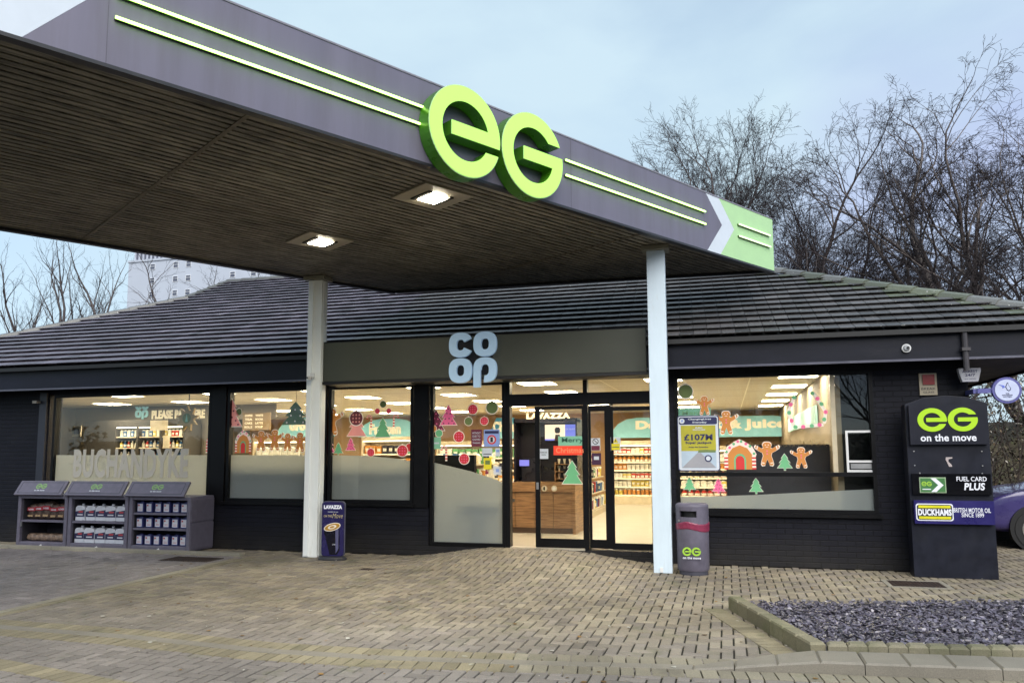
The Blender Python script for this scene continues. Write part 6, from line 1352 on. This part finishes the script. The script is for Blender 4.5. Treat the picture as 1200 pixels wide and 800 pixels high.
tag(bk.build('earth_bank', pbr('earth', (.05, .042, .025), .95, var=.5, scale=4)), kind='structure')
# things on the far side of the forecourt, seen only as reflections in the glass
R_ = 'trees across the road behind the viewer'
b1 = bare_tree('bare_tree', 'bare tree across the road reflected in the dark pane', 'tree', (6.5, -9.5, 0), 10.5, 71, barkm, stems=3, spread=.55, twigs=.8, up_=.25, group=R_, levels=4)
for i, (x, y) in enumerate(((1.5, -13), (-4, -15), (-11, -14), (12, -12), (-18, -12))): dup(b1, (x, y, 0), rz=i*1.3, label='bare tree across the road mirrored faintly in the shop glass')
hg = MB()  # unseen hedge, added to darken what the glass reflects
for i in range(9000):
    x = ru.uniform(-40, 30); y = -17+ru.uniform(-1, 1); z = ru.random()*3.4*(.8+.25*sin(x*.9)); s_ = ru.uniform(.1, .22); a_ = ru.uniform(0, 6.28); p = np.array([x, y, z]); u_ = np.array([cos(a_), sin(a_)*.6, ru.uniform(-1, 1)])*s_; w_ = np.array([-sin(a_), cos(a_), ru.uniform(-1, 1)])*s_
    ug_c = tuple(q*ru.uniform(.6, 1.3) for q in (.05, .06, .03)); hg.add([p-u_, p+w_, p+u_, p-w_], [(0, 1, 2, 3)], ug_c)
hg.box((-40, -17.3, 0), (30, -17.2, 2.4), (.03, .035, .02))
tag(hg.build('hedge', bpy.data.materials['undergrowth']), 'dark hedge line added out of view to darken the window reflections', 'hedge', kind='stuff')

# ------------------------------------------------------------------ parked car at the right
def car():
    x0, yF = 3.98, 14.35; t_ = thing('parked_car', 'purple hatchback parked beyond the sign cabinet, only its end showing', 'car', (x0+2.1, yF+.9, 0))
    paintm = pbr('car_purple', (.045, .034, .16), .28, var=.06, coat=1.)
    prof = [(.0, .32), (.02, .55), (.10, .80), (.38, .92), (.95, .99), (1.25, 1.08), (1.85, 1.46), (2.5, 1.52), (3.3, 1.46), (3.85, 1.1), (4.12, .98), (4.2, .6), (4.17, .3)]
    def section(f): # inset of the side by height
        return f
    V = []; Fc = []; Ws = 1.78; rows = []
    # loft: for each profile station list of cross points from sill to roof
    st = [(.0, .30, .52, .60, .62, .10), (.12, .24, .72, .80, .80, .04), (.5, .22, .88, .93, .93, 0.), (1.05, .22, .93, 1.0, 1.0, 0.), (1.35, .22, .95, 1.04, 1.10, 0.), (1.95, .22, .96, 1.06, 1.47, 0.), (2.6, .22, .97, 1.07, 1.52, 0.), (3.3, .22, .98, 1.08, 1.47, 0.), (3.85, .24, .98, 1.06, 1.12, 0.), (4.12, .3, .88, .98, .99, .05), (4.2, .34, .6, .7, .72, .12)]
    for (x, zs, zb, zw, zr, ins) in st:
        hw_ = Ws/2-ins; tum = .16 if zr > zw+.15 else .03
        pts = [(-hw_+.06, zs), (-hw_, zs+.12), (-hw_, zb), (-hw_+.03, zw), (-hw_+tum+.03, zr-.03), (-hw_+tum+.15, zr), (hw_-tum-.15, zr), (hw_-tum-.03, zr-.03), (hw_-.03, zw), (hw_, zb), (hw_, zs+.12), (hw_-.06, zs)]
        rows.append([(x0+x, yF+Ws/2+y, z) for y, z in pts])
    k = 12; V = [p for r in rows for p in r]; Fc = [(i*k+j, i*k+(j+1) % k, (i+1)*k+(j+1) % k, (i+1)*k+j) for i in range(len(rows)-1) for j in range(k)]+[tuple(range(k)), tuple(range((len(rows)-1)*k, len(rows)*k))[::-1]]
    b = MB().add(V, Fc).build('body', paintm, t_, smooth=True); s_ = b.modifiers.new('smooth', 'SUBSURF'); s_.levels = 2; s_.render_levels = 2
    for wx in (.78, 3.38):
        for side in (0, 1):
            yy = yF-.012 if side == 0 else yF+Ws+.012; sg_ = 1 if side == 0 else -1
            cx_ = x0+wx
            MB().tube([(cx_, yy, .33), (cx_, yy+sg_*.10, .33)], .385, 28).build('wheel_arch', black, t_)
            tl = [(cx_, yy-sg_*.012, .315), (cx_, yy+sg_*.06, .315)]
            w_ = MB().tube(tl, .315, 32).build('wheel', pbr('tyre', (.012, .012, .013), .7), t_)
            m = MB()
            m.band(arc(0, 0, .215, .215, 0, 360-12, 29), arc(0, 0, .19, .19, 0, 360-12, 29), (cx_, yy-sg_*.014, .315), (sg_, 0, 0), (0, 0, 1), .008, True)
            for q in range(5):
                a_ = q*2*pi/5+.3
                for dl_ in (-.13, .13): u2 = np.array([cos(a_+dl_), sin(a_+dl_)]); v2 = np.array([-u2[1], u2[0]]); m.prism([tuple(u2*.03-v2*.01), tuple(u2*.19-v2*.009), tuple(u2*.19+v2*.009), tuple(u2*.03+v2*.01)], (cx_, yy-sg_*.014, .315), (sg_, 0, 0), (0, 0, 1), .012)
            m.build('rim', pbr('alloy', (.45, .43, .40), .3, metal=.8), w_)
    MB().prism([(1.5, 1.08), (3.6, 1.1), (3.25, 1.40), (2.0, 1.42)], (x0, yF+.10, 0), depth=.06).build('side_window', pbr('car_glass', (.02, .02, .025), .08), t_)
    MB().obox((x0+1.40, yF+.25, 1.10), (0, Ws-.5, 0), (.50, 0, .31), (-.03, 0, .05)).build('windscreen', pbr('car_glass', (.02, .02, .025), .08), t_)
    for yy in (yF+.06, yF+Ws-.36): MB().box((x0+.02, yy, .66), (x0+.28, yy+.3, .76)).build('headlight', pbr('headlight', (.5, .5, .55), .1), t_, bevel=.02)
    MB().box((x0-.012, yF+.5, .32), (x0+.02, yF+Ws-.5, .5)).build('grille', black, t_)
    MB().box((x0-.02, yF+Ws/2-.26, .42), (x0-.013, yF+Ws/2+.26, .53)).build('number_plate', white, t_)
car()

# purge helper data and finish
bpy.context.view_layer.update()
print('objects', len(bpy.data.objects), 'faces', sum(len(o.data.polygons) for o in bpy.data.objects if o.type == 'MESH'))
